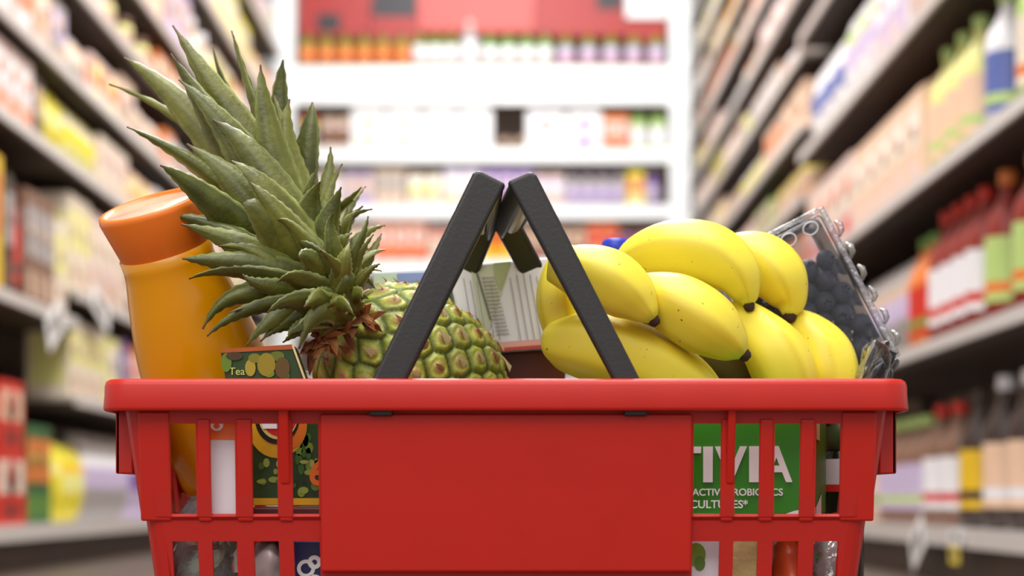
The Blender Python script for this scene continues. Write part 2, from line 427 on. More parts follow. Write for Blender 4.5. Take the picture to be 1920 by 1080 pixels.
# right near unit
PALR = [CREAM, PEACH, PINK, WHITE, LGREEN, TAN, GREY, BROWN, PINK, LYEL, ORANGE]
def rsp(x0, x1, *a): return (YR(x1), YR(x0))+a if False else (min(YR(x0), YR(x1)), max(YR(x0), YR(x1)))+a
sp = {0: [rsp(1965, 1822, 'bottle', 0.285, (DARKB, PEACH, WHITE), 3), rsp(1821, 1778, 'bottle', 0.27, (DARKB, GOLD, DARKB), 1), rsp(1777, 1715, 'bottle', 0.255, (BROWN, WHITE, RED), 2), rsp(1714, 1640, 'bottle', 0.24, (BROWN, LILAC, LGREEN), 4), rsp(1639, 1540, 'bottle', 0.23, (TAN, PINK, GREEN), 4)],
      1: [rsp(1990, 1822, 'bottle', 0.285, (DRED, LGREEN, ORANGE), 3), rsp(1821, 1730, 'bottle', 0.28, (DRED, WHITE, RED), 4), rsp(1729, 1695, 'bottle', 0.25, (ORANGE, RED, GREEN), 2), rsp(1694, 1600, 'bag', 0.22, (GREY, LILAC, TAN), 4), rsp(1599, 1514, 'box', 0.21, (TAN, PINK, GREY), 4)],
      2: [rsp(1990, 1880, 'bottle', 0.29, (LGREEN, CREAM, ORANGE), 2), rsp(1879, 1815, 'bottle', 0.27, (WHITE, BLUE, LGREEN), 1), rsp(1814, 1730, 'bottle', 0.27, (LYEL, PEACH, LGREEN), 3), rsp(1729, 1600, 'carton', 0.25, (PEACH, CREAM, PINK), 5), rsp(1599, 1514, 'box', 0.22, (PINK, CREAM, RED), 4)],
      3: [rsp(1810, 1690, 'bag', 0.27, (PINK, WHITE, BROWN), 3), rsp(1689, 1640, 'box', 0.25, (LILAC, WHITE, PINK), 2), rsp(1639, 1575, 'bag', 0.26, (WHITE, LILAC, LGREEN), 3), rsp(1574, 1514, 'bag', 0.24, (WHITE, BLUE, WHITE), 3)]}
for i, z in enumerate(RV_near[:4]):
    runs_on(1, i, z, gp(RV_near, i), 2.75, yr1-0.02, 'near right unit', sp.get(i, []), (0.12, 0.18), pal=PALR)
for i, z in enumerate(RV_far[:12]):
    if i < 2: continue
    runs_on(1, i, z, gp(RV_far, i), yr1+0.02, ZE-0.2, 'rear right unit', [], (0.18, 0.26), kinds=('box', 'bag', 'box'), pal=PALR+[YEL, PINK, CREAM])

# shelf-edge tags
def shelf_tag(x, y, z, w, h, m1, rot, label, side):
    p = MB(); p.box(-0.0008, 0.0008, -w/2, w/2, -h, 0, m1); p.box(-0.0012, -0.0007, -w*0.3, w*0.3, -h*0.7, -h*0.25, mat((120, 110, 105), 0.6, 'tag_print')); p.box(0.0007, 0.0012, -w*0.3, w*0.3, -h*0.7, -h*0.25, mat((120, 110, 105), 0.6, 'tag_print'))
    o = p.obj('shelf_tag'); o.location = (x, y, z); o.rotation_euler = (rot, 0, 0)
    tag(o, label, 'price tag', 'hanging shelf tags')
shelf_tag(-WL+0.012, YL(75), LV_near[1]+0.0, 0.16, 0.08, TAGW, 0.5, 'white paper tag on the left shelf rail above the red boxes', -1)
shelf_tag(-WL+0.012, YL(168), LV_far[2]+0.01, 0.2, 0.07, TAGW, -0.3, 'white paper tag on the left shelf rail beside the orange juice bottle', -1)
shelf_tag(WR-0.012, YR(1745), RV_near[0]+0.0, 0.12, 0.075, TAGW, -0.5, 'large white tag hanging from the bottom right shelf rail', 1)
shelf_tag(WR-0.012, YR(1823), RV_near[0]-0.0, 0.09, 0.03, TAGW, 0, 'small white tag on the bottom right rail above a yellow strip', 1)
shelf_tag(WR-0.012, YR(1821), RV_near[0]-0.031, 0.07, 0.035, TAGY, 0, 'yellow strip tag under the small white tag, bottom right', 1)

# ---- end unit
EW0, EW1 = (532-960)/F*ZE, (1274-960)/F*ZE
def ez(y): return CZ+(HOR-y)/F*ZE
rt = empty('shelving_unit', ((EW0+EW1)/2, ZE+0.2, 0)); tag(rt, 'white wall shelving at the far end of the aisle between two white posts', 'shelving unit')
ox, oy = rt.location.x, rt.location.y
WHT = mat((248, 250, 252), 0.5, 'white_enamel')
p = MB(); p.box(EW0-ox, EW1-ox, 0.25, 0.27, 0, 2.8, mat((150, 130, 120), 0.7, 'back_board')); p.obj('back_panel', rt)
for a, b in ((515, 552), (1256, 1292)):
    p = MB(); p.box((a-960)/F*ZE-ox, (b-960)/F*ZE-ox, ZE-oy-0.02, ZE-oy+0.05, 0, 2.8, WHT); p.obj('post', rt)
erows = [(125, 195), (279, 304), (385, 410), (488, 512), (600, 625), (710, 735), (820, 845)]
for (a, b) in erows:
    p = MB(); z1 = ez(a); z0 = ez(b)
    p.box((553-960)/F*ZE-ox, (1255-960)/F*ZE-ox, ZE+0.012-oy, 0.25, z1-0.015, z1, WHT); s = p.obj('shelf', rt)
    p = MB(); p.box((550-960)/F*ZE-ox, (1258-960)/F*ZE-ox, ZE-0.004-oy, ZE+0.012-oy, z0, z1+0.002, WHT); p.obj('price_rail', s)
    if a == 125:
        p = MB(); p.box((928-960)/F*ZE-ox, (934-960)/F*ZE-ox, ZE-0.006-oy, ZE-0.003-oy, z0, z1, mat((214, 216, 220), 0.5, 'seam_grey')); p.obj('rail_seam', s)
def EX(x): return (x-960)/F*ZE
def e(x0, x1, kind, h, cols, n): return (EX(x0), EX(x1), kind, h, cols, n)
RIGHTW = ['leftmost', 'second from left', 'third from left', 'fourth from left', 'fifth from left', 'sixth from left', 'seventh from left', 'eighth from left']
MAG = (166, 40, 36); CN[MAG] = 'crimson'; OLV = (120, 132, 40); CN[OLV] = 'olive green'
row1 = [e(556, 770, 'bottle', 0.19, (OLV, ORANGE, MAG), 6), e(771, 860, 'bottle', 0.2, (OLV, WHITE, MAG), 3), e(861, 900, 'bottle', 0.24, (GREY, WHITE, PINK), 1), e(901, 1040, 'bottle', 0.19, (GREEN, WHITE, MAG), 4), e(1041, 1254, 'bottle', 0.19, (OLV, LILAC, RED), 5)]
row2 = [e(600, 655, 'jar', 0.16, (PINK, BROWN, TAN), 2), e(656, 790, 'box', 0.205, (WHITE, WHITE, LYEL), 2), e(791, 925, 'box', 0.2, (WHITE, WHITE, CREAM), 2), e(935, 984, 'box', 0.06, (BROWN, TAN, DARKB), 1), e(985, 1062, 'box', 0.19, (WHITE, WHITE, GREY), 1), e(1063, 1130, 'box', 0.19, (WHITE, WHITE, PURPLE), 1), e(1131, 1180, 'carton', 0.19, (ORANGE, PINK, RED), 2), e(1181, 1254, 'jar', 0.17, (LGREEN, WHITE, GREEN), 2)]
row3 = [e(556, 640, 'bag', 0.17, (CREAM, WHITE, LILAC), 3), e(641, 700, 'bag', 0.18, (LILAC, PINK, TAN), 2), e(701, 760, 'box', 0.18, (TAN, GREY, PINK), 3), e(761, 830, 'bag', 0.17, (CREAM, LYEL, WHITE), 2), e(831, 900, 'box', 0.18, (LILAC, WHITE, YEL), 2), e(901, 1000, 'box', 0.18, (PURPLE, LILAC, MAG), 3), e(1001, 1060, 'bag', 0.17, (PINK, WHITE, LILAC), 2), e(1061, 1175, 'bottle', 0.18, (GREY, LILAC, PURPLE), 4), e(1176, 1210, 'carton', 0.19, (YEL, ORANGE, PINK), 1), e(1211, 1238, 'bottle', 0.18, (PURPLE, LILAC, DARKB), 1), e(1239, 1254, 'box', 0.18, (GOLD, ORANGE, RED), 1)]
row4 = [e(556, 700, 'box', 0.17, (TAN, CREAM, BROWN), 4), e(701, 800, 'box', 0.19, (ORANGE, PINK, RED), 3), e(801, 890, 'bag', 0.18, (PINK, CREAM, RED), 3), e(891, 970, 'bag', 0.19, (GOLD, ORANGE, RED), 2), e(971, 1100, 'box', 0.17, (BROWN, TAN, DRED), 4), e(1101, 1160, 'box', 0.18, (ORANGE, RED, TAN), 2), e(1161, 1254, 'bag', 0.17, (BROWN, MAG, PURPLE), 3)]
for i, rw in enumerate((row1, row2, row3, row4)):
    n_ = len(erows)-1-i
    runs_on(1, 6-i, ez(erows[i][0]), 0.2, EX(556), EX(1254), 'end unit', rw, (0.1, 0.12), end=True, rankword=RIGHTW)
# red trays above the bottles of the top row
for k, (x0, x1, y0_, y1_, c, lb) in enumerate([(556, 690, -30, 58, MAG, 'crimson display tray above the orange labelled bottles, end unit'), (692, 780, -30, 66, MAG, 'crimson display tray with dark panel above the bottles, end unit'), (782, 1000, -30, 48, (206, 84, 78), 'faded red tray over the white labelled bottles, end unit'), (1002, 1175, -30, 55, MAG, 'crimson tray right of the faded red tray, end unit'), (1176, 1254, 25, 66, MAG, 'short crimson tray at the right end of the top row')]):
    p = MB(); X0, X1 = EX(x0), EX(x1); cx = (X0+X1)/2
    z0, z1 = ez(y1_), ez(y0_)
    mm = mat(c, 0.5, 'tray_card')
    p.box(X0-cx, X1-cx, 0, 0.004, 0, z1-z0, mm); p.box(X0-cx, X0-cx+0.004, 0.004, 0.16, 0, (z1-z0)*0.8, mm); p.box(X1-cx-0.004, X1-cx, 0.004, 0.16, 0, (z1-z0)*0.8, mm); p.box(X0-cx, X1-cx, 0.0, 0.16, -0.003, 0, mm)
    dk = mat((44, 38, 42), 0.5, 'tray_print_dark')
    if k == 0: p.box(EX(590)-cx, EX(634)-cx, -0.003, 0, ez(48)-z0, ez(14)-z0, dk)
    if k == 1: p.box(EX(695)-cx, EX(778)-cx, -0.003, 0, ez(20)-z0, ez(-25)-z0, dk)
    if k == 3: p.box(EX(1120)-cx, EX(1170)-cx, -0.003, 0, ez(6)-z0, ez(-25)-z0, dk)
    o = p.obj('display_tray', loc=(cx, ZE+0.11, z0)); tag(o, lb, 'tray', 'red trays on the top row of the end unit')
p = MB(); p.box(-.1, .1, 0, 0.14, 0, 0.14, WHT); o = p.obj('cardboard_box', loc=(EX(1215), ZE+0.09, ez(24))); tag(o, 'plain white box on the short crimson tray at upper right, end unit', 'box')

# ================================================================== THE BASKET
CX = -0.0035; CY = 1.13
ZR = CZ+227/F; ZRB = CZ+165/F*1.0
REDP = mat((206, 30, 12), 0.38, 'red_plastic', bump=0.03, bscale=500, var=0.05, vscale=30)
REDD = mat((198, 26, 12), 0.42, 'red_plastic_wall', bump=0.05, bscale=400, var=0.05, vscale=25)
BLACKP = mat((38, 34, 35), 0.4, 'black_plastic', bump=0.06, bscale=500)
basket = empty('shopping_basket', (CX, CY, 0))
tag(basket, 'red plastic shopping basket with two black carrying handles, filled with groceries', 'shopping basket')
def HX(z): return 0.2045+(z-(CZ-0.0446))*0.128+(0.0022 if z > 0.1552 else 0)
def HY(z): return 0.1085+(z-(CZ-0.0446))*0.09+(0.0022 if z > 0.1552 else 0)
fx = [322, 370, 397, 443, 475, 522, 550, 599, 1299, 1350, 1376, 1422, 1450, 1498, 1527, 1573]
FXW = [((x-960)/F*1.018-CX) for x in fx]
zl = [0.0, 0.022, 0.0753, 0.0896, CZ-80/F*1.02, 0.1545, 0.1562, CZ+140/F*1.014, ZR-0.006]
zl[5] = CZ-33/F*1.018; zl[5:7] = [0.1545, 0.1568]
# rows with openings: (1,2) (3,4) (6,7)
sy = [-0.085+0.17*i/13 for i in range(14)]
RC = 0.012
loop = []   # (kind, param)
for x in FXW: loop.append(('f', x))
for k in range(5): loop.append(('c', 1, -1, -90+k*22.5))
for y in sy: loop.append(('r', y))
for k in range(5): loop.append(('c', 1, 1, k*22.5))
for x in reversed(FXW): loop.append(('b', x))
for k in range(5): loop.append(('c', -1, 1, 90+k*22.5))
for y in reversed(sy): loop.append(('l', y))
for k in range(5): loop.append(('c', -1, -1, 180+k*22.5))
def station(s, z, inset=0.0):
    hx, hy = HX(z)-inset, HY(z)-inset
    sxk = min(1.0, (hx-RC-0.001)/(HX(0.10)-RC-0.001))
    if s[0] == 'f': return Vector((s[1]*sxk, -hy, z))
    if s[0] == 'b': return Vector((s[1]*sxk, hy, z))
    if s[0] == 'r': return Vector((hx, s[1]*min(1, (hy-RC)/0.097), z))
    if s[0] == 'l': return Vector((-hx, s[1]*min(1, (hy-RC)/0.097), z))
    a = math.radians(s[3]); r = RC-inset*0.5
    return Vector((s[1]*(hx-r)+r*math.cos(a), s[2]*(hy-r)+r*math.sin(a), z))
N = len(loop)
vs = [station(s, z) for z in zl for s in loop]
fs = []
def hole(i, j):
    a, b = loop[i], loop[(i+1) % N]
    if j not in (1, 3, 6): return False
    if a[0] == b[0] and a[0] in 'fb':
        k = FXW.index(a[1]); k2 = FXW.index(b[1]); return min(k, k2) % 2 == 0
    if a[0] == b[0] and a[0] in 'rl':
        k = sy.index(a[1]); k2 = sy.index(b[1]); return min(k, k2) % 2 == 0
    return False
for j in range(len(zl)-1):
    for i in range(N):
        if not hole(i, j): fs.append((j*N+i, j*N+(i+1) % N, (j+1)*N+(i+1) % N, (j+1)*N+i))
mb = MB(); mb.add(vs, fs, REDD)
body = mb.obj('body', basket)
so = body.modifiers.new('thickness', 'SOLIDIFY'); so.thickness = 0.0028; so.offset = -1
bv = body.modifiers.new('bevel', 'BEVEL'); bv.width = 0.0007; bv.segments = 2; bv.limit_method = 'ANGLE'; bv.angle_limit = math.radians(50)
# bottom plate
mb = MB(); q = [station(s, 0.0, 0.001) for s in loop]; mb.add([v+Vector((0, 0, 0.001)) for v in q]+[v+Vector((0, 0, 0.0035)) for v in q], [tuple(range(N)), tuple(range(N, 2*N))]+[(i, (i+1) % N, N+(i+1) % N, N+i) for i in range(N)], REDD)
mb.obj('base_plate', basket)
# ribs standing proud of the slotted wall: one per bar of the upper row
def wallY(z): return -HY(z)
def rib(x0, x1, ya, yb, proud, name='rib', taper=1.0):
    X0 = (x0-960)/F*1.015-CX; X1 = (x1-960)/F*1.015-CX
    z1 = CZ+(HOR-ya)/F*1.013; z0 = CZ+(HOR-yb)/F*1.018
    mb = MB(); w1 = wallY(z1); w0 = wallY(min(z0, 0.1545)) if z0 < 0.156 else wallY(z0)
    p0 = proud*taper
    mb.hexa([(X0, w0-p0, z0), (X1, w0-p0, z0), (X1, w0+0.0015, z0), (X0, w0+0.0015, z0), (X0, w1-proud, z1), (X1, w1-proud, z1), (X1, w1+0.001, z1), (X0, w1+0.001, z1)], REDP)
    return mb.obj(name, basket, bevel=0.0012, bseg=3)
for (a, b) in ((371, 396), (444, 474), (523, 549), (1351, 1375), (1423, 1449), (1499, 1526)):
    rib(a, b, 786, 978, 0.0016)
for (a, b) in ((526, 545), (1361, 1376)):
    rib(a, b, 765, 908, 0.0085, 'gusset', 0.12)
# corner pads
rib(262, 320, 772, 977, 0.0016, 'corner_pad'); rib(1576, 1640, 772, 977, 0.0016, 'corner_pad')
# plain centre panel
X0 = (600-960)/F*1.012-CX; X1 = (1298-960)/F*1.012-CX
mb = MB()
def pv(x, z, o): return (x, wallY(z)-o, z)
zt, zb = CZ+(HOR-776)/F*1.012, CZ+(HOR-1074)/F*1.012
nn = 8
vs = []; fs = []
for k in range(nn+1):
    z = zb+(zt-zb)*k/nn
    o = 0.0045
    yy = -(0.1085+(z-(CZ-0.0446))*0.09+0.0022)-0.0032
    for (x, y) in ((X0, yy), (X1, yy), (X1, yy+0.006), (X0, yy+0.006)): vs.append((x, y, z))
for k in range(nn):
    for i in range(4): fs.append((k*4+i, k*4+(i+1) % 4, (k+1)*4+(i+1) % 4, (k+1)*4+i))
fs += [(3, 2, 1, 0), tuple(nn*4+i for i in range(4))]
mb.add(vs, fs, REDP); mb.obj('front_panel', basket, bevel=0.0018, bseg=3)
# rim: profile swept round a rounded rectangle (outer half sizes)
OX, OY, OR = 0.2293, 0.130, 0.016
def rr(off, n=8):
    pts = []
    for sx_, sy_, a0 in ((1, -1, -90), (1, 1, 0), (-1, 1, 90), (-1, -1, 180)):
        r = max(0.003, OR-off)
        for k in range(n+1):
            a = math.radians(a0+90*k/n)
            pts.append((sx_*(OX-off-r)+r*math.cos(a), sy_*(OY-off-r)+r*math.sin(a)))
    return pts
prof = [(0.0165, ZR-0.012), (0.0165, ZR-0.003), (0.015, ZR-0.0008), (0.012, ZR), (0.003, ZR-0.0004), (0.0010, ZR-0.0016), (0.0002, ZR-0.004), (0.0, ZR-0.010), (-0.0006, ZRB+0.002), (-0.0002, ZRB+0.0004), (0.0008, ZRB), (0.0026, ZRB+0.0006), (0.003, ZR-0.007), (0.0135, ZR-0.006), (0.0140, ZR-0.012)]
loops = []; vs = []
for off, z in prof:
    q = rr(off); vs += [(x, y, z) for x, y in q]
n = len(rr(0)); fs = []
for j in range(len(prof)):
    for i in range(n):
        j2 = (j+1) % len(prof)
        fs.append((j*n+i, j*n+(i+1) % n, j2*n+(i+1) % n, j2*n+i))
mb = MB(); mb.add(vs, fs, REDP, True); rim = mb.obj('rim', basket)
# deep side grips under the short sides of the rim
for s in (-1, 1):
    mb = MB(); x = s*(OX-0.001)
    zb2 = CZ+(HOR-888)/F*1.03
    a, b = min(x, x-s*0.003), max(x, x-s*0.003)
    mb.box(a-0.0, b, -0.092, 0.092, zb2, ZRB+0.004, REDP)
    for yy in (-0.092, 0.0892): mb.box(min(x, s*0.218), max(x, s*0.218), yy, yy+0.0028, zb2, ZRB+0.004, REDP)
    mb.obj('side_grip', basket, bevel=0.001)
# pivot sockets below the rim skirt
for (a, b) in ((694, 736), (1170, 1212)):
    mb = MB(); X0 = (a-960)/F*1.008-CX; X1 = (b-960)/F*1.008-CX
    mb.box(X0, X1, -0.1265, -0.1205, CZ+(HOR-779)/F, CZ+(HOR-762)/F, BLACKP); mb.obj('pivot_tab', basket, bevel=0.0008)

# handles
def hx_(x, Y=1.012): return (x-960)/F*Y-CX
def hz_(y, Y=1.012): return CZ+(HOR-y)/F*Y
def handle(side):
    if side < 0:
        ob, ib, ot, it = (676, 760), (741, 760), (891, 313), (949, 343)
    else:
        ob, ib, ot, it = (1223, 760), (1172, 760), (1001, 316), (950, 339)
    h = empty('handle', (0, 0, 0)); h.parent = basket
    BD = -0.0045 if side < 0 else -0.0115   # the back end of the grip sits a little to the left
    def arm(yb0, yt0, th, name, dx=0.0):
        mb = MB(); q = []
        for (x, y), yy, dd_ in ((ob, yb0, 0), (ib, yb0, 0), (it, yt0, dx), (ot, yt0, dx)):
            q.append((hx_(x)+dd_, yy-CY, hz_(y)))
        r = [(a, b+th, c) for a, b, c in q]
        # chamfer the outer top corner
        pts = []
        for base in (q, r):
            o_ = Vector(base[3]); i_ = Vector(base[2]); b_ = Vector(base[0])
            c1 = o_+(i_-o_)*0.12; c2 = o_+(b_-o_)*0.022
            pts += [Vector(base[0]), Vector(base[1]), i_, c1, c2]
        mb.add(pts, [(0, 1, 2, 3, 4), (9, 8, 7, 6, 5)]+[(k, 5+k, 5+(k+1) % 5, (k+1) % 5) for k in range(5)], BLACKP)
        # stiffening groove edge strip
        return mb.obj(name, h, bevel=0.0022, bseg=3)
    arm(1.0045, 1.014, 0.0062, 'arm')
    arm(1.2475, 1.150, 0.0062, 'arm', BD)
    # grip: U-shaped bar from front to back
    mb = MB()
    o_ = Vector((hx_(ot[0]), 0, hz_(ot[1]))); i_ = Vector((hx_(it[0]), 0, hz_(it[1])))
    dn = (Vector((hx_(ib[0]), 0, hz_(ib[1])))-i_).normalized()
    ac = (o_-i_).normalized()
    A = o_-ac*0.001+dn*0.001; B = i_+ac*0.0006+dn*0.001
    prof2 = [A, B, B+dn*0.014, B+dn*0.014+ac*0.003, B+dn*0.003+ac*0.003, A+dn*0.003-ac*0.003, A+dn*0.014-ac*0.003, A+dn*0.014]
    y0, y1 = 1.018-CY, 1.151-CY
    v = [p+Vector((0, y0, 0)) for p in prof2]+[p+Vector((BD, y1, 0)) for p in prof2]
    mb.add(v, [tuple(range(8)), tuple(range(15, 7, -1))]+[(k, (k+1) % 8, 8+(k+1) % 8, 8+k) for k in range(8)], BLACKP)
    g = mb.obj('grip', h, bevel=0.001)
    # underside insert of the grip (grey)
    mb = MB()
    C = (A+B)/2+dn*0.0085; w = (A-B).length/2-0.0035
    vv = []
    for yy in (1.03-CY, 1.138-CY):
        for (a, b) in ((-w, -.004), (w, -.004), (w, .004), (w*.6, .0065), (-w*.6, .0065), (-w, .004)):
            vv.append(C+ac*a+dn*b+Vector((BD*(yy-y0)/(y1-y0), yy, 0)))
    mb.add(vv, [(0, 1, 2, 3, 4, 5), (11, 10, 9, 8, 7, 6)]+[(k, (k+1) % 6, 6+(k+1) % 6, 6+k) for k in range(6)], mat((150, 142, 132), 0.35, 'grey_grip_insert'))
    ins = mb.obj('insert', g, bevel=0.001); ins['label'] = 'grey insert under the grip'
    return h
handle(-1); handle(1)

# ================================================================== GROCERIES
# --- orange juice bottle
def axis_matrix(base, top):
    z = (top-base).normalized(); x = Vector((0, -1, 0)).cross(z).normalized(); y = z.cross(x)
    M = Matrix((x, y, z)).transposed().to_4x4(); M.translation = base
    return M
oj_b = P(452, 896, 1.165); oj_t = P(281, 382, 1.095)
L = (oj_t-oj_b).length
OJ = mat((240, 160, 0), 0.28, 'orange_juice_plastic', var=0.04, vscale=6, coat=0.12)
CAPM = mat((250, 128, 30), 0.4, 'orange_cap_plastic', coat=0.1)
ojr = empty('juice_bottle', oj_b); ojr.rotation_euler = axis_matrix(oj_b, oj_t).to_euler()
tag(ojr, 'tall bottle of orange juice with wide orange cap, leaning left in the basket', 'juice bottle')
def s_(px, Y=1.09): return px/F*Y
mb = MB()
R = s_(121, 1.14)
prof = [(R*0.3, 0.002), (R*0.85, 0), (R*0.97, 0.006), (R, 0.014), (R*1.0, L*0.30), (R*0.99, L*0.40), (R*0.95, L*0.50), (R*0.88, L*0.60), (R*0.80, L*0.69), (R*0.72, L*0.765), (R*0.70, L*0.80), (R*0.71, L*0.84), (R*0.64, L*0.845), (R*0.64, L*0.88)]
mb.lathe(prof, OJ, 48); b_ = mb.obj('bottle_body', ojr)
mb = MB(); r0 = s_(86, 1.125); r1 = s_(99, 1.125)
mb.lathe([(r0*0.95, L*0.835), (r0*0.97, L*0.84), (r1, L-0.004), (r1*0.985, L-0.001), (r1*0.95, L), (r1*0.86, L-0.0005), (r1*0.84, L-0.0022), (0.001, L-0.0022)], CAPM, 64); mb.obj('cap', ojr)
mb = MB(); mb.lathe([(r1*0.835, L-0.0023), (r1*0.83, L-0.0017)], mat((236, 196, 168), 0.3, 'cap_liner', coat=0.4), 48); mb.obj('cap_disc', ojr)

# --- white bottle with orange top band (front left)
def slab(corners, Y, depth, m, name, parent=None, bevel=0.0015, yaw=0):
    """front quad given in pixels (tl,tr,br,bl) at depth Y, extruded backwards"""
    fr = [P(x, y, Y) for x, y in corners]; bk = [v+Vector((0, depth, 0)) for v in fr]
    mb = MB(); mb.add(fr+bk, [(0, 1, 2, 3), (7, 6, 5, 4), (0, 4, 5, 1), (1, 5, 6, 2), (2, 6, 7, 3), (3, 7, 4, 0)], m)
    return mb.obj(name, parent, bevel=bevel)
def pquad(mb, corners, Y, m, off=0.0004, th=0.0004):
    fr = [P(x, y, Y)-Vector((0, off+th, 0)) for x, y in corners]; bk = [v+Vector((0, th, 0)) for v in fr]
    mb.add(fr+bk, [(3, 2, 1, 0), (4, 5, 6, 7), (0, 1, 5, 4), (1, 2, 6, 5), (2, 3, 7, 6), (3, 0, 4, 7)], m)
def disc(mb, x, y, rx, ry, Y, m, off, n=28, a0=0, a1=360):
    c = P(x, y, Y)-Vector((0, off, 0)); vs = [c]
    for k in range(n+1):
        a = math.radians(a0+(a1-a0)*k/n); vs.append(c+Vector((rx/F*Y*math.cos(a), 0, ry/F*Y*math.sin(a))))
    mb.add(vs, [(0, k+2, k+1) for k in range(n)], m)
WPL = mat((238, 232, 238), 0.35, 'white_plastic', sss=0)
o = slab([(383, 790), (456, 790), (452, 968), (386, 968)], 1.024, 0.028, WPL, 'milk_carton'); o['_'] = 1; del o['_']
wb = empty('white_carton', P(420, 968, 1.038)); tag(wb, 'white carton with orange top band behind the left slots of the basket', 'carton')
o.name = 'carton_body'; o.parent = wb; o.matrix_parent_inverse = Matrix.Translation(-wb.location)
mb = MB(); pquad(mb, [(384, 791), (455, 791), (455, 824), (384, 824)], 1.024, mat((240, 110, 20), 0.4, 'orange_print')); 
mb.obj('orange_band', wb).matrix_parent_inverse = Matrix.Translation(-wb.location)
mb = MB(); disc(mb, 407, 797, 12, 11, 1.024, TAGW, 0.0011); disc(mb, 407, 799, 6, 5, 1.024, mat((240, 110, 20), 0.4, 'orange_print'), 0.0014)
mb.obj('printed_letter', wb).matrix_parent_inverse = Matrix.Translation(-wb.location)

def pinv(o, root):
    o.matrix_parent_inverse = Matrix.Translation(-root.location); return o
# --- green printed carton
Yg = 1.05
gc = empty('printed_carton', P(540, 950, Yg+0.01)); tag(gc, 'dark green carton with yellow oval emblem and fruit print below the pineapple crown', 'carton')
GD = mat((44, 74, 22), 0.35, 'dark_green_print', var=0.35, vscale=60)
o = slab([(412, 655), (549, 645), (655, 948), (464, 948)], Yg, 0.022, GD, 'carton_body', gc); pinv(o, gc)
mb = MB()
YP = mat((236, 178, 24), 0.4, 'yellow_print', var=0.15, vscale=90); OP = mat((226, 120, 26), 0.4, 'amber_print', var=0.1, vscale=60)
disc(mb, 520, 795, 56, 64, Yg, YP, 0.0006); disc(mb, 545, 790, 30, 52, Yg, OP, 0.0008)
disc(mb, 520, 783, 42, 50, Yg, mat((20, 22, 14), 0.4, 'black_print'), 0.001); disc(mb, 522, 780, 37, 44, Yg, mat((236, 214, 120), 0.4, 'gold_print'), 0.0012); disc(mb, 524, 778, 34, 40, Yg, mat((214, 40, 34), 0.4, 'red_print'), 0.0014)
pquad(mb, [(492, 793), (548, 793), (546, 804), (494, 804)], Yg, TAGW, 0.0016)
pinv(mb.obj('emblem', gc, recalc=False), gc)
mb = MB(); rg = random.Random(3)
for k in range(46):
    x = rg.uniform(474, 640); y = rg.uniform(865, 928)
    c = rg.choice([(110, 140, 30), (70, 104, 24), (150, 170, 60), (30, 50, 18), (170, 180, 90)])
    if 480 < x < 620: disc(mb, x, y, rg.uniform(4, 11), rg.uniform(3, 9), Yg, mat(c, 0.4, 'fruit_print'), 0.0005+k*0.00001, 10)
for k in range(16):
    x = rg.uniform(560, 598); y = rg.uniform(812, 880); disc(mb, x, y, rg.uniform(3, 8), rg.uniform(6, 14), Yg, mat(rg.choice([(60, 110, 30), (120, 150, 40), (34, 70, 20)]), 0.4, 'leaf_print'), 0.0005, 10)
pinv(mb.obj('fruit_print', gc, recalc=False), gc); mb = MB()
for (x, y, rx, ry, c) in ((440, 668, 16, 8, (70, 50, 10)), (425, 680, 10, 18, (96, 130, 24)), (500, 684, 17, 22, (150, 130, 16)), (478, 672, 12, 9, (128, 120, 20)), (520, 668, 14, 9, (100, 110, 22)), (535, 705, 9, 8, (60, 96, 24)), (470, 690, 10, 16, (170, 150, 40)), (530, 690, 14, 20, (96, 70, 14)), (505, 700, 10, 8, (110, 150, 30))):
    disc(mb, x, y, rx, ry, Yg, mat(c, 0.4, 'fruit_print'), 0.0005+rx*0.00002+y*0.000001, 16)
pquad(mb, [(414, 655), (547, 646), (549, 655), (415, 662)], Yg, mat((176, 84, 24), 0.4, 'rust_print'))
pinv(mb.obj('top_print', gc, recalc=False), gc); mb = MB()
pquad(mb, [(464, 934), (650, 934), (654, 947), (464, 947)], Yg, YP)
pinv(mb.obj('yellow_band', gc, recalc=False), gc)
mb = MB(); pquad(mb, [(546, 645), (550, 645), (574, 712), (570, 712)], Yg, mat((230, 204, 150), 0.5, 'paper_edge')); pinv(mb.obj('paper_edge', gc), gc)
me = text_mesh('Tea L', 0.0062, mat((206, 208, 110), 0.5, 'pale_lettering')); o = link('lettering', me, gc); o.rotation_euler = (math.pi/2, 0, 0); o.location = P(430, 703, Yg)-gc.location-Vector((0, 0.001, 0))
me = text_mesh('6', 0.020, mat((244, 120, 30), 0.5, 'orange_lettering'), bold=0.0006); o = link('numeral', me, gc); o.rotation_euler = (math.pi/2, 0, 0); o.location = P(580, 908, Yg)-gc.location-Vector((0, 0.001, 0))
# dark red box under it
o = slab([(472, 950), (690, 950), (690, 1008), (472, 1008)], 1.048, 0.05, mat((96, 26, 20), 0.4, 'maroon_card', var=0.2, vscale=40), 'cardboard_box'); tag(o, 'flat maroon box right below the dark green carton behind the basket slots', 'box')
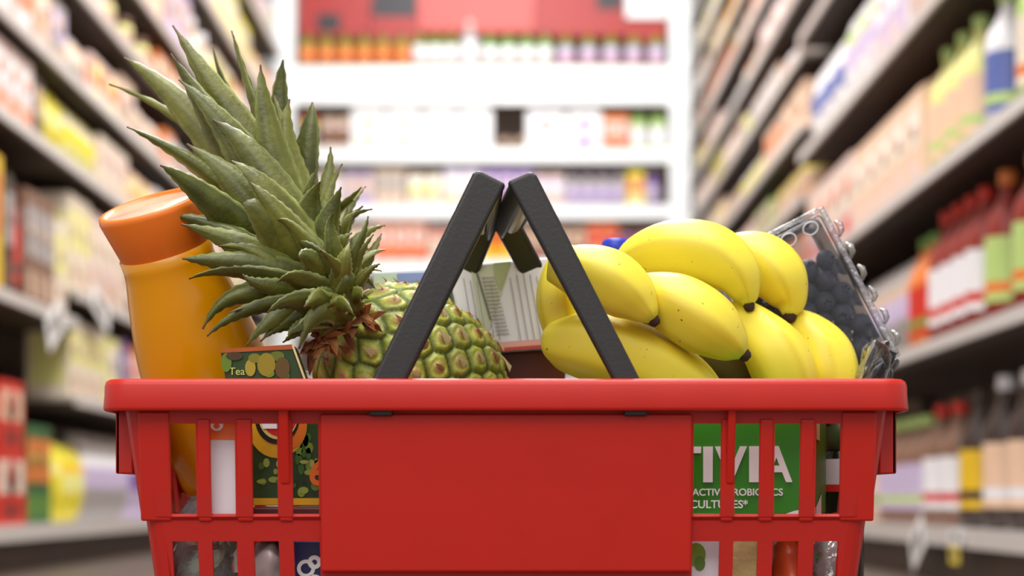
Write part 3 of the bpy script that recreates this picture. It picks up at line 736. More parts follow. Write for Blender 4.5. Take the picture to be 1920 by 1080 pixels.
# navy box low
nb = empty('navy_box', P(640, 1200, 1.06)); tag(nb, 'navy blue box with white looped emblem beside the front panel, low in the basket', 'box')
o = slab([(548, 1012), (740, 1012), (740, 1350), (548, 1350)], 1.036, 0.07, mat((36, 36, 92), 0.4, 'navy_card'), 'box_body', nb); pinv(o, nb)
mb = MB()
def ring(mb, x, y, r, w, Y, m, off):
    pts = []
    n = 24
    c = P(x, y, Y)-Vector((0, off, 0)); vs = []
    for k in range(n):
        a = 2*math.pi*k/n
        for q in (r, r-w): vs.append(c+Vector((q/F*Y*math.cos(a), 0, q/F*Y*math.sin(a))))
    mb.add(vs, [(2*k, 2*k+1, (2*k+3) % (2*n), (2*k+2) % (2*n)) for k in range(n)], m)
ring(mb, 574, 1066, 17, 7, 1.036, TAGW, 0.0006); ring(mb, 590, 1054, 13, 8, 1.036, TAGW, 0.0008); disc(mb, 590, 1085, 12, 8, 1.036, TAGW, 0.0006)
pinv(mb.obj('emblem', nb, recalc=False), nb)

# --- bags low in the basket
def crumple(name, px0, px1, py0, py1, Y, dy, m, seed, amp=0.004, sub_=3, parent=None, freq=60):
    import bmesh
    bm = bmesh.new(); bmesh.ops.create_icosphere(bm, subdivisions=sub_+1, radius=1)
    a, b = P(px0, py0, Y), P(px1, py1, Y); c = (a+b)/2; sx_, sz_ = abs(b.x-a.x)/2, abs(b.z-a.z)/2
    for v in bm.verts:
        d = v.co.copy(); d = Vector([math.copysign(abs(q)**0.75, q) for q in d])
        p = Vector((c.x+d.x*sx_, c.y+d.y*dy, c.z+d.z*sz_))
        nz = noise.noise(p*freq+Vector((seed, 0, 0))); nz2 = noise.noise(p*freq*2.7+Vector((0, seed, 0)))
        p += v.co*(abs(nz)*-2+0.4+nz2*0.5)*amp
        v.co = p-c
    me = bpy.data.meshes.new(name); bm.to_mesh(me); bm.free(); me.materials.append(m)
    for q in me.polygons: q.use_smooth = True
    return link(name, me, parent, c)
CLR = clear_mat('clear_film', gloss=0.08, haze=0.22, bump=0.8, bscale=90)
o = crumple('plastic_bag', 328, 470, 925, 1270, 1.075, 0.045, clear_mat('grey_film', gloss=0.03, haze=0.14, bump=0.8, bscale=80), 1.0); tag(o, 'crinkled grey plastic produce bag under the juice bottle at the basket left end', 'plastic bag')
def leafy(name, cen, ext, n, cols, size, seed, label, cat):
    rg = random.Random(seed); mb = MB()
    for k in range(n):
        c = Vector([cen[i]+rg.uniform(-1, 1)*ext[i] for i in range(3)])
        u = Vector((rg.gauss(0, 1), rg.gauss(0, 1), rg.gauss(0, 1))).normalized(); v = u.orthogonal().normalized(); w = u.cross(v)
        s = size*rg.uniform(0.6, 1.2); m_ = mat(rg.choice(cols), 0.5, 'salad_leaf')
        pts = []; 
        for i in range(5):
            for j in range(3):
                a = (i-2)/2; b = (j-1)*(1-a*a*0.85)*0.5
                pts.append(c+v*a*s+w*b*s+u*(b*b*0.8+a*a*0.35+rg.uniform(-.05, .05))*s)
        mb.add(pts, [(i*3+j, (i+1)*3+j, (i+1)*3+j+1, i*3+j+1) for i in range(4) for j in range(2)], m_, True)
    o = mb.obj(name); tag(o, label, cat, kind='stuff'); return o
c = P(385, 1120, 1.075)
leafy('salad_leaves', c, (0.013, 0.028, 0.034), 220, [(120, 140, 70), (90, 120, 50), (150, 90, 70), (170, 170, 120)], 0.009, 5, 'green and reddish salad leaves inside the grey bag at left', 'salad')
o = crumple('plastic_bag', 465, 548, 1010, 1330, 1.07, 0.03, mat((188, 168, 166), 0.35, 'mauve_film', var=0.2, vscale=50), 4.0, amp=0.003); tag(o, 'mauve grey plastic bag between the salad bag and navy box', 'plastic bag')

# --- right: green yoghurt box
act = empty('yoghurt_box', P(1350, 965, 1.075), 0); tag(act, 'green yoghurt multipack with white lettering behind the right slots', 'yoghurt box')
yaw = -0.25
corner = P(1528, 965, 1.036)
act.location = corner; act.rotation_euler = (0, 0.0, yaw)
GA = mat((52, 142, 28), 0.4, 'green_card'); GA2 = mat((30, 92, 22), 0.4, 'green_card_side')
W_, H_, D_ = 0.150, 0.0565, 0.085
mb = MB(); mb.box(-W_, 0, 0, D_, 0, H_, GA); o = mb.obj('box_body', act, bevel=0.0008)
WL_ = mat((250, 250, 250), 0.4, 'white_lettering')
br = empty('brand_lettering', (0, 0, 0)); br.parent = act
K_ = 1.036/F/0.985
for ch, xa, xb in (('A', 1120, 1180), ('C', 1188, 1250), ('T', 1258, 1317), ('I', 1321, 1339), ('V', 1343, 1403), ('I', 1407, 1425), ('A', 1429, 1487)):
    me = text_mesh(ch, 0.03, WL_, name='letter', bold=0.0007)
    xs = [v.co.x for v in me.vertices]; ys = [v.co.y for v in me.vertices]
    w0_, h0_ = max(xs)-min(xs), max(ys)-min(ys)
    for v in me.vertices: v.co.x = (v.co.x-min(xs))/w0_*(xb-xa)*K_; v.co.y = (v.co.y-min(ys))/h0_*0.0212
    o = link('letter', me, br); o.rotation_euler = (math.pi/2, 0, 0); o.location = (-(1528-xa)*K_, -0.0006, 0.0190)
me = text_mesh('BIFIDUS ACTIVE PROBIOTICS', 0.0058, WL_, bold=0.0001); o = link('small_lettering', me, act); o.rotation_euler = (math.pi/2, 0, 0); tw = max(v.co.x for v in me.vertices); o.location = (-0.0185-tw, -0.0006, 0.0112)
me = text_mesh('& LIVE CULTURES*', 0.0066, WL_, bold=0.0001); o = link('small_lettering', me, act); o.rotation_euler = (math.pi/2, 0, 0); tw = max(v.co.x for v in me.vertices); o.location = (-0.039-tw, -0.0006, 0.0038)
mb = MB()
vs = [(-0.018, -0.0006, 0.0), (-0.012, -0.0006, 0.0022), (0.0002, -0.0006, 0.0042), (0.0002, -0.0006, 0.0)]
mb.add(vs, [(0, 1, 2, 3)], WL_); mb.add([(0.0006, 0, 0.0042), (0.0006, 0.04, 0.012), (0.0006, 0.04, 0), (0.0006, 0, 0)], [(0, 1, 2, 3)], WL_)
mb.add([(0.0006, 0.004, 0.044), (0.0006, 0.028, 0.044), (0.0006, 0.028, 0.054), (0.0006, 0.004, 0.054)], [(0, 1, 2, 3)], mat((206, 206, 150), 0.5, 'cream_print'))
mb.obj('printed_curve', act, recalc=False)
# dark bottle at the far right inside the basket
db = empty('bottle', P(1580, 965, 1.145)); tag(db, 'dark bottle with white and red label at the right end of the basket', 'bottle')
z0 = db.location.z
def zz(y): return CZ+(HOR-y)/F*1.125-z0
r = 0.0135
mb = MB(); mb.lathe([(r*.9, zz(1100)), (r, zz(1095)), (r, zz(855)), (r*0.8, zz(845)), (r*0.75, zz(790))], mat((30, 24, 22), 0.2, 'dark_glass'), 24); mb.obj('bottle_body', db)
mb = MB(); mb.lathe([(r*1.02, zz(908)), (r*1.02, zz(860))], mat((226, 214, 224), 0.5, 'label_paper'), 24, cap=False); mb.lathe([(r*1.02, zz(922)), (r*1.02, zz(908))], mat((214, 40, 30), 0.5, 'label_red'), 24, cap=False); mb.obj('label', db)
mb = MB(); mb.lathe([(r*0.85, zz(843)), (r*0.85, zz(785)), (r*.7, zz(780))], mat((74, 86, 52), 0.4, 'olive_cap'), 24); mb.obj('cap', db)
# low right items
wy = empty('white_carton', P(1325, 1250, 1.05)); tag(wy, 'white carton with green leaf print under the green yoghurt box', 'carton')
o = slab([(1200, 992), (1362, 992), (1362, 1350), (1200, 1350)], 1.036, 0.06, mat((236, 236, 244), 0.4, 'white_card'), 'carton_body', wy); pinv(o, wy)
mb = MB(); disc(mb, 1305, 1040, 18, 22, 1.036, mat((120, 160, 30), 0.5, 'leaf_green_print'), 0.0006); disc(mb, 1312, 1056, 10, 14, 1.036, mat((90, 130, 30), 0.5, 'leaf_green_print'), 0.0008); pinv(mb.obj('leaf_print', wy, recalc=False), wy)
o = slab([(1367, 985), (1436, 985), (1436, 1350), (1367, 1350)], 1.04, 0.06, mat((214, 192, 132), 0.7, 'brown_paper', var=0.15, vscale=80, bump=0.3), 'paper_bag', bevel=0.006); tag(o, 'beige paper packet between the white carton and the red tomato pack', 'packet')
o = crumple('tomato_pack', 1441, 1508, 1000, 1340, 1.065, 0.028, mat((206, 78, 40), 0.3, 'orange_red_film', var=0.2, vscale=60), 2.0, amp=0.002); tag(o, 'orange red wrapped pack low in the basket right of the beige packet', 'packet')
o = crumple('plastic_bag', 1513, 1586, 990, 1290, 1.075, 0.03, clear_mat('crinkled_film', gloss=0.12, haze=0.35, bump=0.8, bscale=90), 8.0, amp=0.003); tag(o, 'crinkled clear bag of greens at the basket lower right corner', 'plastic bag')
leafy('salad_leaves', P(1555, 1110, 1.075), (0.008, 0.016, 0.03), 70, [(60, 110, 40), (120, 140, 70), (150, 120, 110), (100, 60, 50)], 0.008, 9, 'greens inside the crinkled bag at right', 'salad')
# support box in the middle, behind the front panel
o = slab([(745, 1000), (1190, 1000), (1190, 1330), (745, 1330)], 1.05, 0.13, mat((226, 220, 210), 0.6, 'plain_card'), 'cardboard_box'); tag(o, 'plain pale box hidden low behind the front panel under the pineapple', 'box')

# --- white box with nutrition panel
Yn = 1.175
nx = empty('frozen_food_box', P(940, 655, Yn+0.02)); tag(nx, 'white box with fine printed nutrition table behind the handles', 'box')
o = slab([(838, 498), (1042, 481), (1042, 650), (872, 662)], Yn, 0.03, mat((236, 234, 244), 0.45, 'white_card'), 'box_body', nx); pinv(o, nx)
mb = MB()
pr = mat((176, 172, 170), 0.6, 'grey_print'); pg = mat((200, 204, 180), 0.6, 'green_grey_print'); pd = mat((110, 112, 100), 0.6, 'dark_print')
pquad(mb, [(882, 500), (958, 492), (925, 598), (905, 650)], Yn, pg, 0.0002)
pquad(mb, [(892, 512), (896, 512), (922, 600), (918, 600)], Yn, pd, 0.0008)
pquad(mb, [(843, 552), (848, 548), (868, 640), (864, 642)], Yn, mat((70, 96, 60), 0.6, 'green_line'), 0.0008)
pquad(mb, [(925, 494), (958, 491), (938, 545), (928, 520)], Yn, mat((170, 178, 130), 0.6, 'olive_print'), 0.0006)
for k in range(13):
    x = 868+k*12.5
    if 925 < x < 945: continue
    y0_ = 512-(x-868)*0.08+rg.uniform(0, 25); 
    if x < 925: continue_len = 110
    else: continue_len = 130
    pquad(mb, [(x, y0_), (x+1.6, y0_), (x+1.6+continue_len*0.17, y0_+continue_len), (x+continue_len*0.17, y0_+continue_len)], Yn, pr, 0.0005+k*0.00002)
for k in range(16):
    y = 520+k*7; x = 903+(y-520)*0.26
    pquad(mb, [(x, y), (x+24, y-1), (x+24, y+1.2), (x, y+2.2)], Yn, pr, 0.001)
pinv(mb.obj('nutrition_table', nx), nx)
mb = MB(); pquad(mb, [(890, 645), (1042, 634), (1042, 650), (892, 661)], Yn, mat((230, 176, 170), 0.5, 'pink_print'), 0.001); pquad(mb, [(892, 656), (1042, 645), (1042, 651), (893, 662)], Yn, mat((206, 70, 60), 0.5, 'red_line'), 0.0015)
pinv(mb.obj('pink_band', nx), nx)
o = slab([(905, 664), (1060, 655), (1060, 900), (905, 900)], 1.19, 0.045, mat((104, 34, 22), 0.4, 'maroon_card', var=0.2, vscale=40), 'cardboard_box'); tag(o, 'maroon box beneath the white printed box, between pineapple and bananas', 'box')
# white and blue carton behind the pineapple
wc = empty('milk_carton', P(770, 620, 1.225)); tag(wc, 'white carton with blue and pale green stripe lying behind the pineapple', 'carton')
o = slab([(698, 508), (836, 500), (858, 760), (720, 765)], 1.21, 0.028, mat((232, 240, 250), 0.4, 'white_card'), 'carton_body', wc); pinv(o, wc)
mb = MB(); pquad(mb, [(744, 513), (800, 511), (802, 527), (746, 530)], 1.21, mat((140, 160, 214), 0.5, 'soft_blue_print')); pquad(mb, [(700, 514), (743, 512), (744, 530), (702, 533)], 1.21, mat((206, 228, 206), 0.5, 'pale_green_print'))
pinv(mb.obj('stripe', wc), wc)
# bottle with blue cap behind bananas
bb = empty('milk_bottle', P(1155, 640, 1.215)); tag(bb, 'white bottle with blue cap peeking over the bananas behind the right handle', 'bottle')
r = 0.0098
mb = MB(); mb.lathe([(0.017, -0.03), (0.019, -0.026), (0.019, 0.03), (0.015, 0.044), (0.009, 0.052), (0.009, 0.056)], WPL, 28); mb.obj('bottle_body', bb)
mb = MB(); mb.lathe([(r, 0.053), (r, 0.067), (r*0.85, 0.0695), (0.001, 0.070)], mat((40, 60, 190), 0.35, 'blue_cap'), 32); mb.obj('cap', bb)

# --- bananas
def banana_material():
    m = bpy.data.materials.new('banana_peel'); m.use_nodes = True; nt = m.node_tree; b = nt.nodes['Principled BSDF']
    a = nt.nodes.new('ShaderNodeVertexColor'); a.layer_name = 'Col'
    tc = nt.nodes.new('ShaderNodeTexCoord'); n = nt.nodes.new('ShaderNodeTexNoise'); n.inputs['Scale'].default_value = 260; n.inputs['Detail'].default_value = 2
    mr = nt.nodes.new('ShaderNodeMapRange'); mr.inputs[1].default_value = 0.735; mr.inputs[2].default_value = 0.76
    mx = nt.nodes.new('ShaderNodeMix'); mx.data_type = 'RGBA'; mx.inputs[7].default_value = lin((150, 104, 30))
    nt.links.new(tc.outputs['Object'], n.inputs['Vector']); nt.links.new(n.outputs['Fac'], mr.inputs[0]); nt.links.new(mr.outputs[0], mx.inputs[0]); nt.links.new(a.outputs['Color'], mx.inputs[6])
    nt.links.new(mx.outputs[2], b.inputs['Base Color'])
    b.inputs['Roughness'].default_value = 0.42
    b.inputs['Subsurface Weight'].default_value = 0.08; b.inputs['Subsurface Scale'].default_value = 0.006
    return m
BAN = banana_material(); TIP = mat((58, 38, 26), 0.8, 'banana_tip', bump=0.4, bscale=900)
bunch = empty('banana_bunch', P(1300, 640, 1.12)); tag(bunch, 'bunch of ripe yellow bananas with dark tips piled at the right of the basket', 'bananas')
def banana(pts, rot=0.0, tip=True, label=None):
    """pts: (px,py,r_px,Y)"""
    C = [P(x, y, Y) for x, y, r_, Y in pts]; R_ = [r_/F*Y for x, y, r_, Y in pts]
    n = 34; cc = catmull(C, n); rr_ = catmull([Vector((q, 0, 0)) for q in R_], n); rr_ = [max(0.0015, v.x) for v in rr_]
    seg = 30; vs = []; fs = []; prev = Vector((0, -1, 0)); cols = []
    for i in range(n):
        t = (cc[min(i+1, n-1)]-cc[max(i-1, 0)]).normalized()
        u = (prev-t*prev.dot(t)).normalized(); prev = u; w = t.cross(u)
        for k in range(seg):
            a = 2*math.pi*k/seg
            ridge = abs(math.cos(2.5*(a+rot)))
            rad = rr_[i]*(0.945+0.08*ridge**2.0)
            vs.append(cc[i]+(u*math.cos(a)+w*math.sin(a))*rad)
            tt = i/(n-1); base = Vector((244, 226, 68))
            g = Vector((206, 212, 78))
            q = base.lerp(g, max(0, (tt-0.80)/0.2)*0.55+max(0, (0.12-tt)/0.12)*0.5)
            if ridge > 0.96: q = q.lerp(Vector((206, 176, 40)), 0.35)
            cols.append(lin(q))
    for j in range(n-1):
        for i in range(seg): fs.append((j*seg+i, j*seg+(i+1) % seg, (j+1)*seg+(i+1) % seg, (j+1)*seg+i))
    fs.append(tuple(range(seg-1, -1, -1))); fs.append(tuple((n-1)*seg+i for i in range(seg)))
    mb = MB(); mb.add(vs, fs, BAN, True)
    me = mb.mesh('banana'); ca = me.color_attributes.new('Col', 'FLOAT_COLOR', 'POINT')
    ca.data.foreach_set('color', [c for q in cols for c in q])
    import bmesh
    bm = bmesh.new(); bm.from_mesh(me); bmesh.ops.recalc_face_normals(bm, faces=bm.faces); bm.to_mesh(me); bm.free()
    o = link('banana', me, bunch); pinv(o, bunch)
    if tip:
        d = (cc[-1]-cc[-3]).normalized(); r_ = rr_[-1]
        mb = MB(); mb.tube([cc[-1]-d*0.0025, cc[-1]+d*0.0005, cc[-1]+d*0.003, cc[-1]+d*0.0045], [r_*1.03, r_*1.02, r_*0.85, r_*0.5], TIP, 12)
        t_ = mb.obj('banana_tip', o); t_['label'] = 'dark brown dried tip'
    return o
banana([(1075, 470, 24, 1.12), (1050, 515, 36, 1.115), (1044, 570, 40, 1.11), (1060, 630, 34, 1.11), (1090, 680, 18, 1.11)], 0.3, False)
banana([(1035, 500, 30, 1.085), (1085, 510, 52, 1.08), (1140, 528, 60, 1.075), (1185, 558, 50, 1.072), (1212, 585, 28, 1.07), (1224, 599, 12, 1.07)], 0.2)
banana([(1022, 640, 16, 1.11), (1050, 642, 50, 1.105), (1120, 652, 68, 1.10), (1210, 682, 68, 1.10), (1290, 722, 56, 1.10), (1350, 765, 30, 1.10)], 0.6)
banana([(1175, 545, 22, 1.10), (1215, 552, 42, 1.095), (1270, 574, 60, 1.085), (1330, 612, 60, 1.08), (1375, 648, 36, 1.08), (1394, 664, 13, 1.08)], 0.1)
banana([(1160, 510, 20, 1.145), (1198, 484, 42, 1.14), (1262, 470, 56, 1.13), (1330, 480, 60, 1.125), (1378, 512, 48, 1.12), (1399, 552, 27, 1.118), (1404, 571, 11, 1.117)], 0.45)
banana([(1335, 490, 24, 1.165), (1380, 482, 44, 1.16), (1428, 492, 54, 1.155), (1462, 524, 53, 1.15), (1481, 565, 34, 1.148), (1481, 592, 13, 1.146)], 0.2)
banana([(1378, 572, 22, 1.135), (1412, 612, 44, 1.128), (1455, 665, 60, 1.12), (1480, 725, 56, 1.12), (1480, 780, 30, 1.12)], 0.5)
banana([(1478, 592, 20, 1.158), (1508, 624, 44, 1.155), (1541, 672, 60, 1.15), (1550, 730, 56, 1.145), (1540, 780, 26, 1.14)], 0.1)
# the stem crown at the back, added to make the gap between them dark
mb = MB(); mb.tube([P(1180, 560, 1.165), P(1280, 640, 1.165), P(1400, 715, 1.15)], [0.008, 0.013, 0.011], mat((96, 78, 34), 0.7, 'banana_stem'), 12); pinv(mb.obj('stem', bunch), bunch)

# --- pineapple
def pineapple():
    A = P(628, 610, 1.125); B = P(905, 800, 1.165)
    Lh = (B-A).length; R_ = 148/F*1.14
    M = axis_matrix(A, B)
    root = empty('pineapple', A); root.rotation_euler = (0, 0, 0)
    tag(root, 'whole pineapple with spiky green crown leaning left across the basket', 'pineapple')
    Nf = 138; ga = math.pi*(3-math.sqrt(5))
    def rad(t): return R_*(max(0.0, 1-abs(2*t-1)**2.7))**(1/2.3)
    lat = [(((i+0.5)/Nf), (i*ga) % (2*math.pi)) for i in range(Nf)]
    lat = [(0.02+0.96*t, a) for t, a in lat]
    nu, nv = 260, 150
    vs = []; cols = []; fs = []
    sp_ = math.sqrt(2*math.pi*R_*Lh/Nf)
    near = [(t*Lh, a) for t, a in lat]
    rgp = random.Random(2)
    tint = [rgp.uniform(0, 1) for _ in lat]
    for j in range(nv):
        t = (j+0.001)/(nv-1+0.002); r0 = rad(t)
        cand = [(k, z, a) for k, (z, a) in enumerate(near) if abs(z-t*Lh) < sp_*2.2]
        for i in range(nu):
            a = 2*math.pi*i/nu; d1 = d2 = 9; kk = 0; dz1 = 0
            for k, z, b in cand:
                da = (a-b+math.pi) % (2*math.pi)-math.pi
                dd = math.hypot(da*max(r0, R_*0.4), (z-t*Lh))
                if dd < d1: d2 = d1; d1 = dd; kk = k; dz1 = t*Lh-z
                elif dd < d2: d2 = dd
            edge = min(1, (d2-d1)/(sp_*0.42)); cen = max(0, 1-d1/(sp_*0.26))
            hgt = 0.0042*(edge**0.6)+0.0012*cen - 0.0012*max(0, 1-abs(d1/(sp_*0.26)-1)*2.5)
            rr2 = r0+hgt*(min(1, r0/(R_*0.5)))
            nzv = noise.noise(Vector((math.cos(a)*3, math.sin(a)*3, t*9)))
            vs.append(M @ Vector((rr2*math.cos(a), rr2*math.sin(a), t*Lh)))
            g = Vector((70, 84, 20)).lerp(Vector((176, 186, 66)), edge**0.7)
            g = g.lerp(Vector((214, 196, 96)), tint[kk]*0.5*edge)
            if dz1 < 0: g = g.lerp(Vector((196, 210, 110)), 0.35*edge)
            g = g.lerp(Vector((178, 110, 74)), min(1, cen*1.5)*0.8)
            g = g.lerp(Vector((120, 60, 40)), max(0, cen-0.6)*1.5)
            g = g*(1+0.18*nzv)
            cols.append(lin([min(255, max(0, q)) for q in g]))
    for j in range(nv-1):
        for i in range(nu): fs.append((j*nu+i, j*nu+(i+1) % nu, (j+1)*nu+(i+1) % nu, (j+1)*nu+i))
    mb = MB(); mb.add([v-A for v in vs], fs, attr_mat('pineapple_rind', 0.5, bump=0.3, bscale=600, nvar=0.25, nscale=(220, 220, 220)), True)
    me = mb.mesh('fruit'); ca = me.color_attributes.new('Col', 'FLOAT_COLOR', 'POINT'); ca.data.foreach_set('color', [c for q in cols for c in q])
    o = link('fruit', me, root)
    # dry bract points, one on each eye
    mb = MB(); BR = mat((196, 178, 128), 0.7, 'dry_bract'); BR2 = mat((150, 96, 66), 0.7, 'dry_bract_brown')
    for k, (t, a) in enumerate(lat):
        r0 = rad(t)+0.004; z = t*Lh
        c = M @ Vector((r0*math.cos(a), r0*math.sin(a), z)); nrm = (M.to_3x3() @ Vector((math.cos(a), math.sin(a), 0))).normalized(); up = (M.to_3x3() @ Vector((0, 0, -1))).normalized(); sd = nrm.cross(up)
        s = rgp.uniform(0.6, 1.15)
        p0 = c-up*0.005*s; 
        q = [p0+sd*0.0042*s-nrm*0.001, p0-sd*0.0042*s-nrm*0.001, c+up*0.001+nrm*0.0022+sd*0.0018*s, c+up*0.001+nrm*0.0022-sd*0.0018*s, c+up*0.007*s+nrm*0.0038*s, p0+nrm*0.0012]
        mb.add([v-A for v in q], [(0, 2, 5), (5, 2, 3), (5, 3, 1), (2, 4, 3)], BR if k % 3 else BR2, True)
    mb.obj('bracts', root, recalc=False)
    # crown
    LM = attr_mat('pineapple_leaf', 0.38, bump=0.45, bscale=260, nvar=0.34, nscale=(70, 70, 70), spec=0.5)
    V = []; FF = []; CC = []
    rl = random.Random(7)
    def leaf(s, c, t, w, roll=0.0, tone=0.5, cup=0.22, blunt=1.0, tipb=True):
        """s,c,t = (px,py,Y); w in px"""
        S, C_, T = P(*s), P(*c), P(*t); n = 22; m_ = 9; b0 = len(V)
        Ym = c[2]; wm = w*(1.5 if w >= 58 and s[1] < 500 else 1.26)/F*Ym; wob = Vector((rl.uniform(-1, 1)*0.003, rl.uniform(-1, 1)*0.003, rl.uniform(-1, 1)*0.003)); twist = rl.uniform(-0.8, 0.8); drp = 0 if (S-T).length > 0.085 else rl.uniform(-0.002, 0.005)
        cA = Vector((80, 86, 26)).lerp(Vector((134, 134, 58)), tone)
        for i in range(n):
            q = i/(n-1)
            p = S*(1-q)**2+C_*2*q*(1-q)+T*q*q+wob*math.sin(q*q*math.pi)+Vector((0, 0, -drp*max(0, q-0.55)**2*5))
            tg = (S*(-2*(1-q))+C_*(2-4*q)+T*(2*q)).normalized()
            v0 = Vector((0, -1, 0)); v0 = (v0-tg*v0.dot(tg)).normalized(); v0 = Matrix.Rotation(roll+twist*q, 3, tg) @ v0
            wd = tg.cross(v0)
            prof_ = (0.80+0.20*math.sin(min(1, q*2.2)*math.pi/2))*(1-q**(1.45*blunt))**1.0
            ww = wm*prof_*0.5
            for k in range(m_):
                e_ = (k/(m_-1)-0.5)*2
                ser = 0
                if abs(e_) > 0.99: ser = 0.00035*(1 if i % 2 else -1)
                V.append(p+wd*(e_*ww+ser*e_)+v0*(e_*e_*cup*ww*2*(-1)+cup*ww*0.8)*(-1 if tone > 2 else 1))
                cl = cA.lerp(Vector((176, 184, 120)), 0.75 if abs(e_) > 0.99 else 0.0)
                cl = cl.lerp(Vector((172, 176, 120)), max(0, 0.18-q)*1.5)
                st = noise.noise(Vector((e_*7+len(V)*0.0, b0*0.37, q*1.5)))
                cl = cl*(1+0.24*st)
                if tipb and q > 0.93: cl = cl.lerp(Vector((104, 66, 42)), (q-0.93)/0.07)
                CC.append(lin([min(255, max(0, z_)) for z_ in cl]))
        for i in range(n-1):
            for k in range(m_-1): FF.append((b0+i*m_+k, b0+(i+1)*m_+k, b0+(i+1)*m_+k+1, b0+i*m_+k+1))
    # back leaves
    leaf((540, 470, 1.16), (430, 240, 1.18), (205, 158, 1.20), 34, 0.5, 0.9)
    leaf((560, 440, 1.15), (480, 190, 1.16), (434, 58, 1.17), 34, 0.6, 0.1)
    leaf((540, 430, 1.145), (450, 200, 1.15), (398, 84, 1.155), 46, -0.4, 0.5)
    leaf((545, 440, 1.15), (490, 230, 1.15), (438, 66, 1.16), 34, -0.3, 0.75)
    leaf((560, 430, 1.14), (500, 240, 1.15), (531, 112, 1.15), 34, 0.2, 0.15, blunt=3, tipb=False)
    leaf((570, 440, 1.14), (556, 280, 1.145), (586, 192, 1.15), 46, 0.1, 0.2, blunt=1.8)
    # main fan
    leaf((545, 430, 1.13), (460, 210, 1.13), (324, 48, 1.14), 66, -0.25, 0.65)
    leaf((520, 440, 1.125), (380, 190, 1.135), (232, 108, 1.15), 66, 0.25, 0.75)
    leaf((520, 450, 1.12), (430, 260, 1.12), (320, 100, 1.125), 80, -0.1, 0.35)
    leaf((540, 460, 1.115), (460, 240, 1.11), (335, 150, 1.115), 74, 0.3, 0.25)
    leaf((560, 440, 1.115), (500, 270, 1.115), (488, 122, 1.12), 62, 0.1, 0.45)
    leaf((580, 440, 1.12), (530, 300, 1.12), (543, 186, 1.13), 58, -0.2, 0.6)
    leaf((580, 430, 1.13), (520, 280, 1.13), (514, 180, 1.14), 40, 0.2, 0.5)
    leaf((500, 440, 1.11), (380, 270, 1.09), (238, 238, 1.09), 44, 0.4, 0.3, cup=0.4)
    leaf((500, 480, 1.10), (400, 360, 1.06), (300, 310, 1.05), 58, 0.2, 0.0)
    leaf((560, 490, 1.10), (470, 370, 1.095), (350, 270, 1.10), 82, 0.1, 0.3)
    leaf((585, 500, 1.095), (520, 360, 1.08), (434, 298, 1.085), 80, 0.0, 0.5)
    leaf((580, 500, 1.10), (500, 300, 1.105), (400, 225, 1.11), 86, -0.1, 0.35)
    # right side, short and upright
    leaf((600, 500, 1.12), (590, 360, 1.13), (620, 268, 1.14), 48, 0.1, 0.45)
    leaf((610, 500, 1.11), (600, 400, 1.115), (642, 312, 1.12), 44, 0.3, 0.6)
    leaf((620, 520, 1.12), (620, 400, 1.13), (686, 338, 1.14), 34, -0.3, 0.6)
    leaf((620, 530, 1.115), (630, 420, 1.12), (698, 381, 1.13), 32, 0.3, 0.3)
    leaf((630, 540, 1.12), (640, 440, 1.125), (722, 411, 1.135), 30, 0.2, 0.7)
    leaf((640, 550, 1.115), (660, 450, 1.12), (722, 470, 1.13), 34, -0.6, 0.8)
    leaf((640, 560, 1.12), (665, 480, 1.125), (716, 506, 1.13), 30, -0.5, 0.7)
    leaf((645, 570, 1.12), (670, 510, 1.125), (706, 540, 1.13), 26, 0.4, 0.6)
    leaf((600, 490, 1.10), (560, 380, 1.095), (600, 330, 1.09), 66, 0.1, 0.25)
    leaf((615, 500, 1.10), (590, 400, 1.09), (640, 355, 1.09), 56, 0.2, 0.2)
    leaf((630, 540, 1.10), (600, 440, 1.085), (660, 440, 1.08), 52, 0.2, 0.35)
    leaf((640, 570, 1.10), (650, 480, 1.085), (690, 470, 1.08), 36, -0.3, 0.5)
    # front, spreading left and down
    leaf((600, 520, 1.09), (500, 400, 1.065), (455, 385, 1.06), 96, 0.15, 0.3)
    leaf((560, 530, 1.085), (420, 400, 1.07), (322, 404, 1.075), 50, 0.5, 0.15, cup=0.4)
    leaf((580, 540, 1.08), (440, 440, 1.06), (340, 425, 1.06), 64, 0.1, 0.25)
    leaf((590, 540, 1.08), (450, 470, 1.06), (342, 488, 1.06), 56, -0.5, 0.1, cup=0.35)
    leaf((600, 560, 1.08), (470, 490, 1.06), (354, 517, 1.06), 50, -0.6, 0.15)
    leaf((610, 570, 1.08), (470, 520, 1.065), (380, 608, 1.065), 54, -0.5, 0.2, cup=0.35)
    leaf((610, 580, 1.08), (480, 540, 1.06), (388, 625, 1.06), 34, -0.6, 0.0)
    leaf((620, 590, 1.08), (520, 555, 1.06), (462, 632, 1.06), 52, -0.4, 0.15)
    leaf((630, 600, 1.08), (550, 570, 1.06), (488, 642, 1.062), 44, -0.4, 0.1)
    leaf((640, 600, 1.08), (580, 580, 1.06), (530, 642, 1.06), 50, -0.3, 0.1)
    leaf((650, 590, 1.085), (620, 560, 1.055), (560, 640, 1.06), 60, -0.2, 0.3)
    leaf((650, 580, 1.09), (650, 520, 1.06), (600, 470, 1.05), 52, 0.2, 0.5)
    leaf((640, 560, 1.09), (590, 480, 1.055), (560, 470, 1.045), 64, 0.1, 0.4)
    leaf((640, 580, 1.085), (560, 520, 1.05), (520, 520, 1.045), 62, -0.1, 0.25)
    leaf((660, 590, 1.09), (650, 540, 1.06), (680, 560, 1.055), 44, 0.1, 0.6)
    leaf((655, 600, 1.085), (610, 560, 1.055), (665, 590, 1.05), 46, 0.0, 0.4)
    leaf((640, 600, 1.08), (570, 540, 1.05), (500, 590, 1.045), 60, -0.3, 0.2)
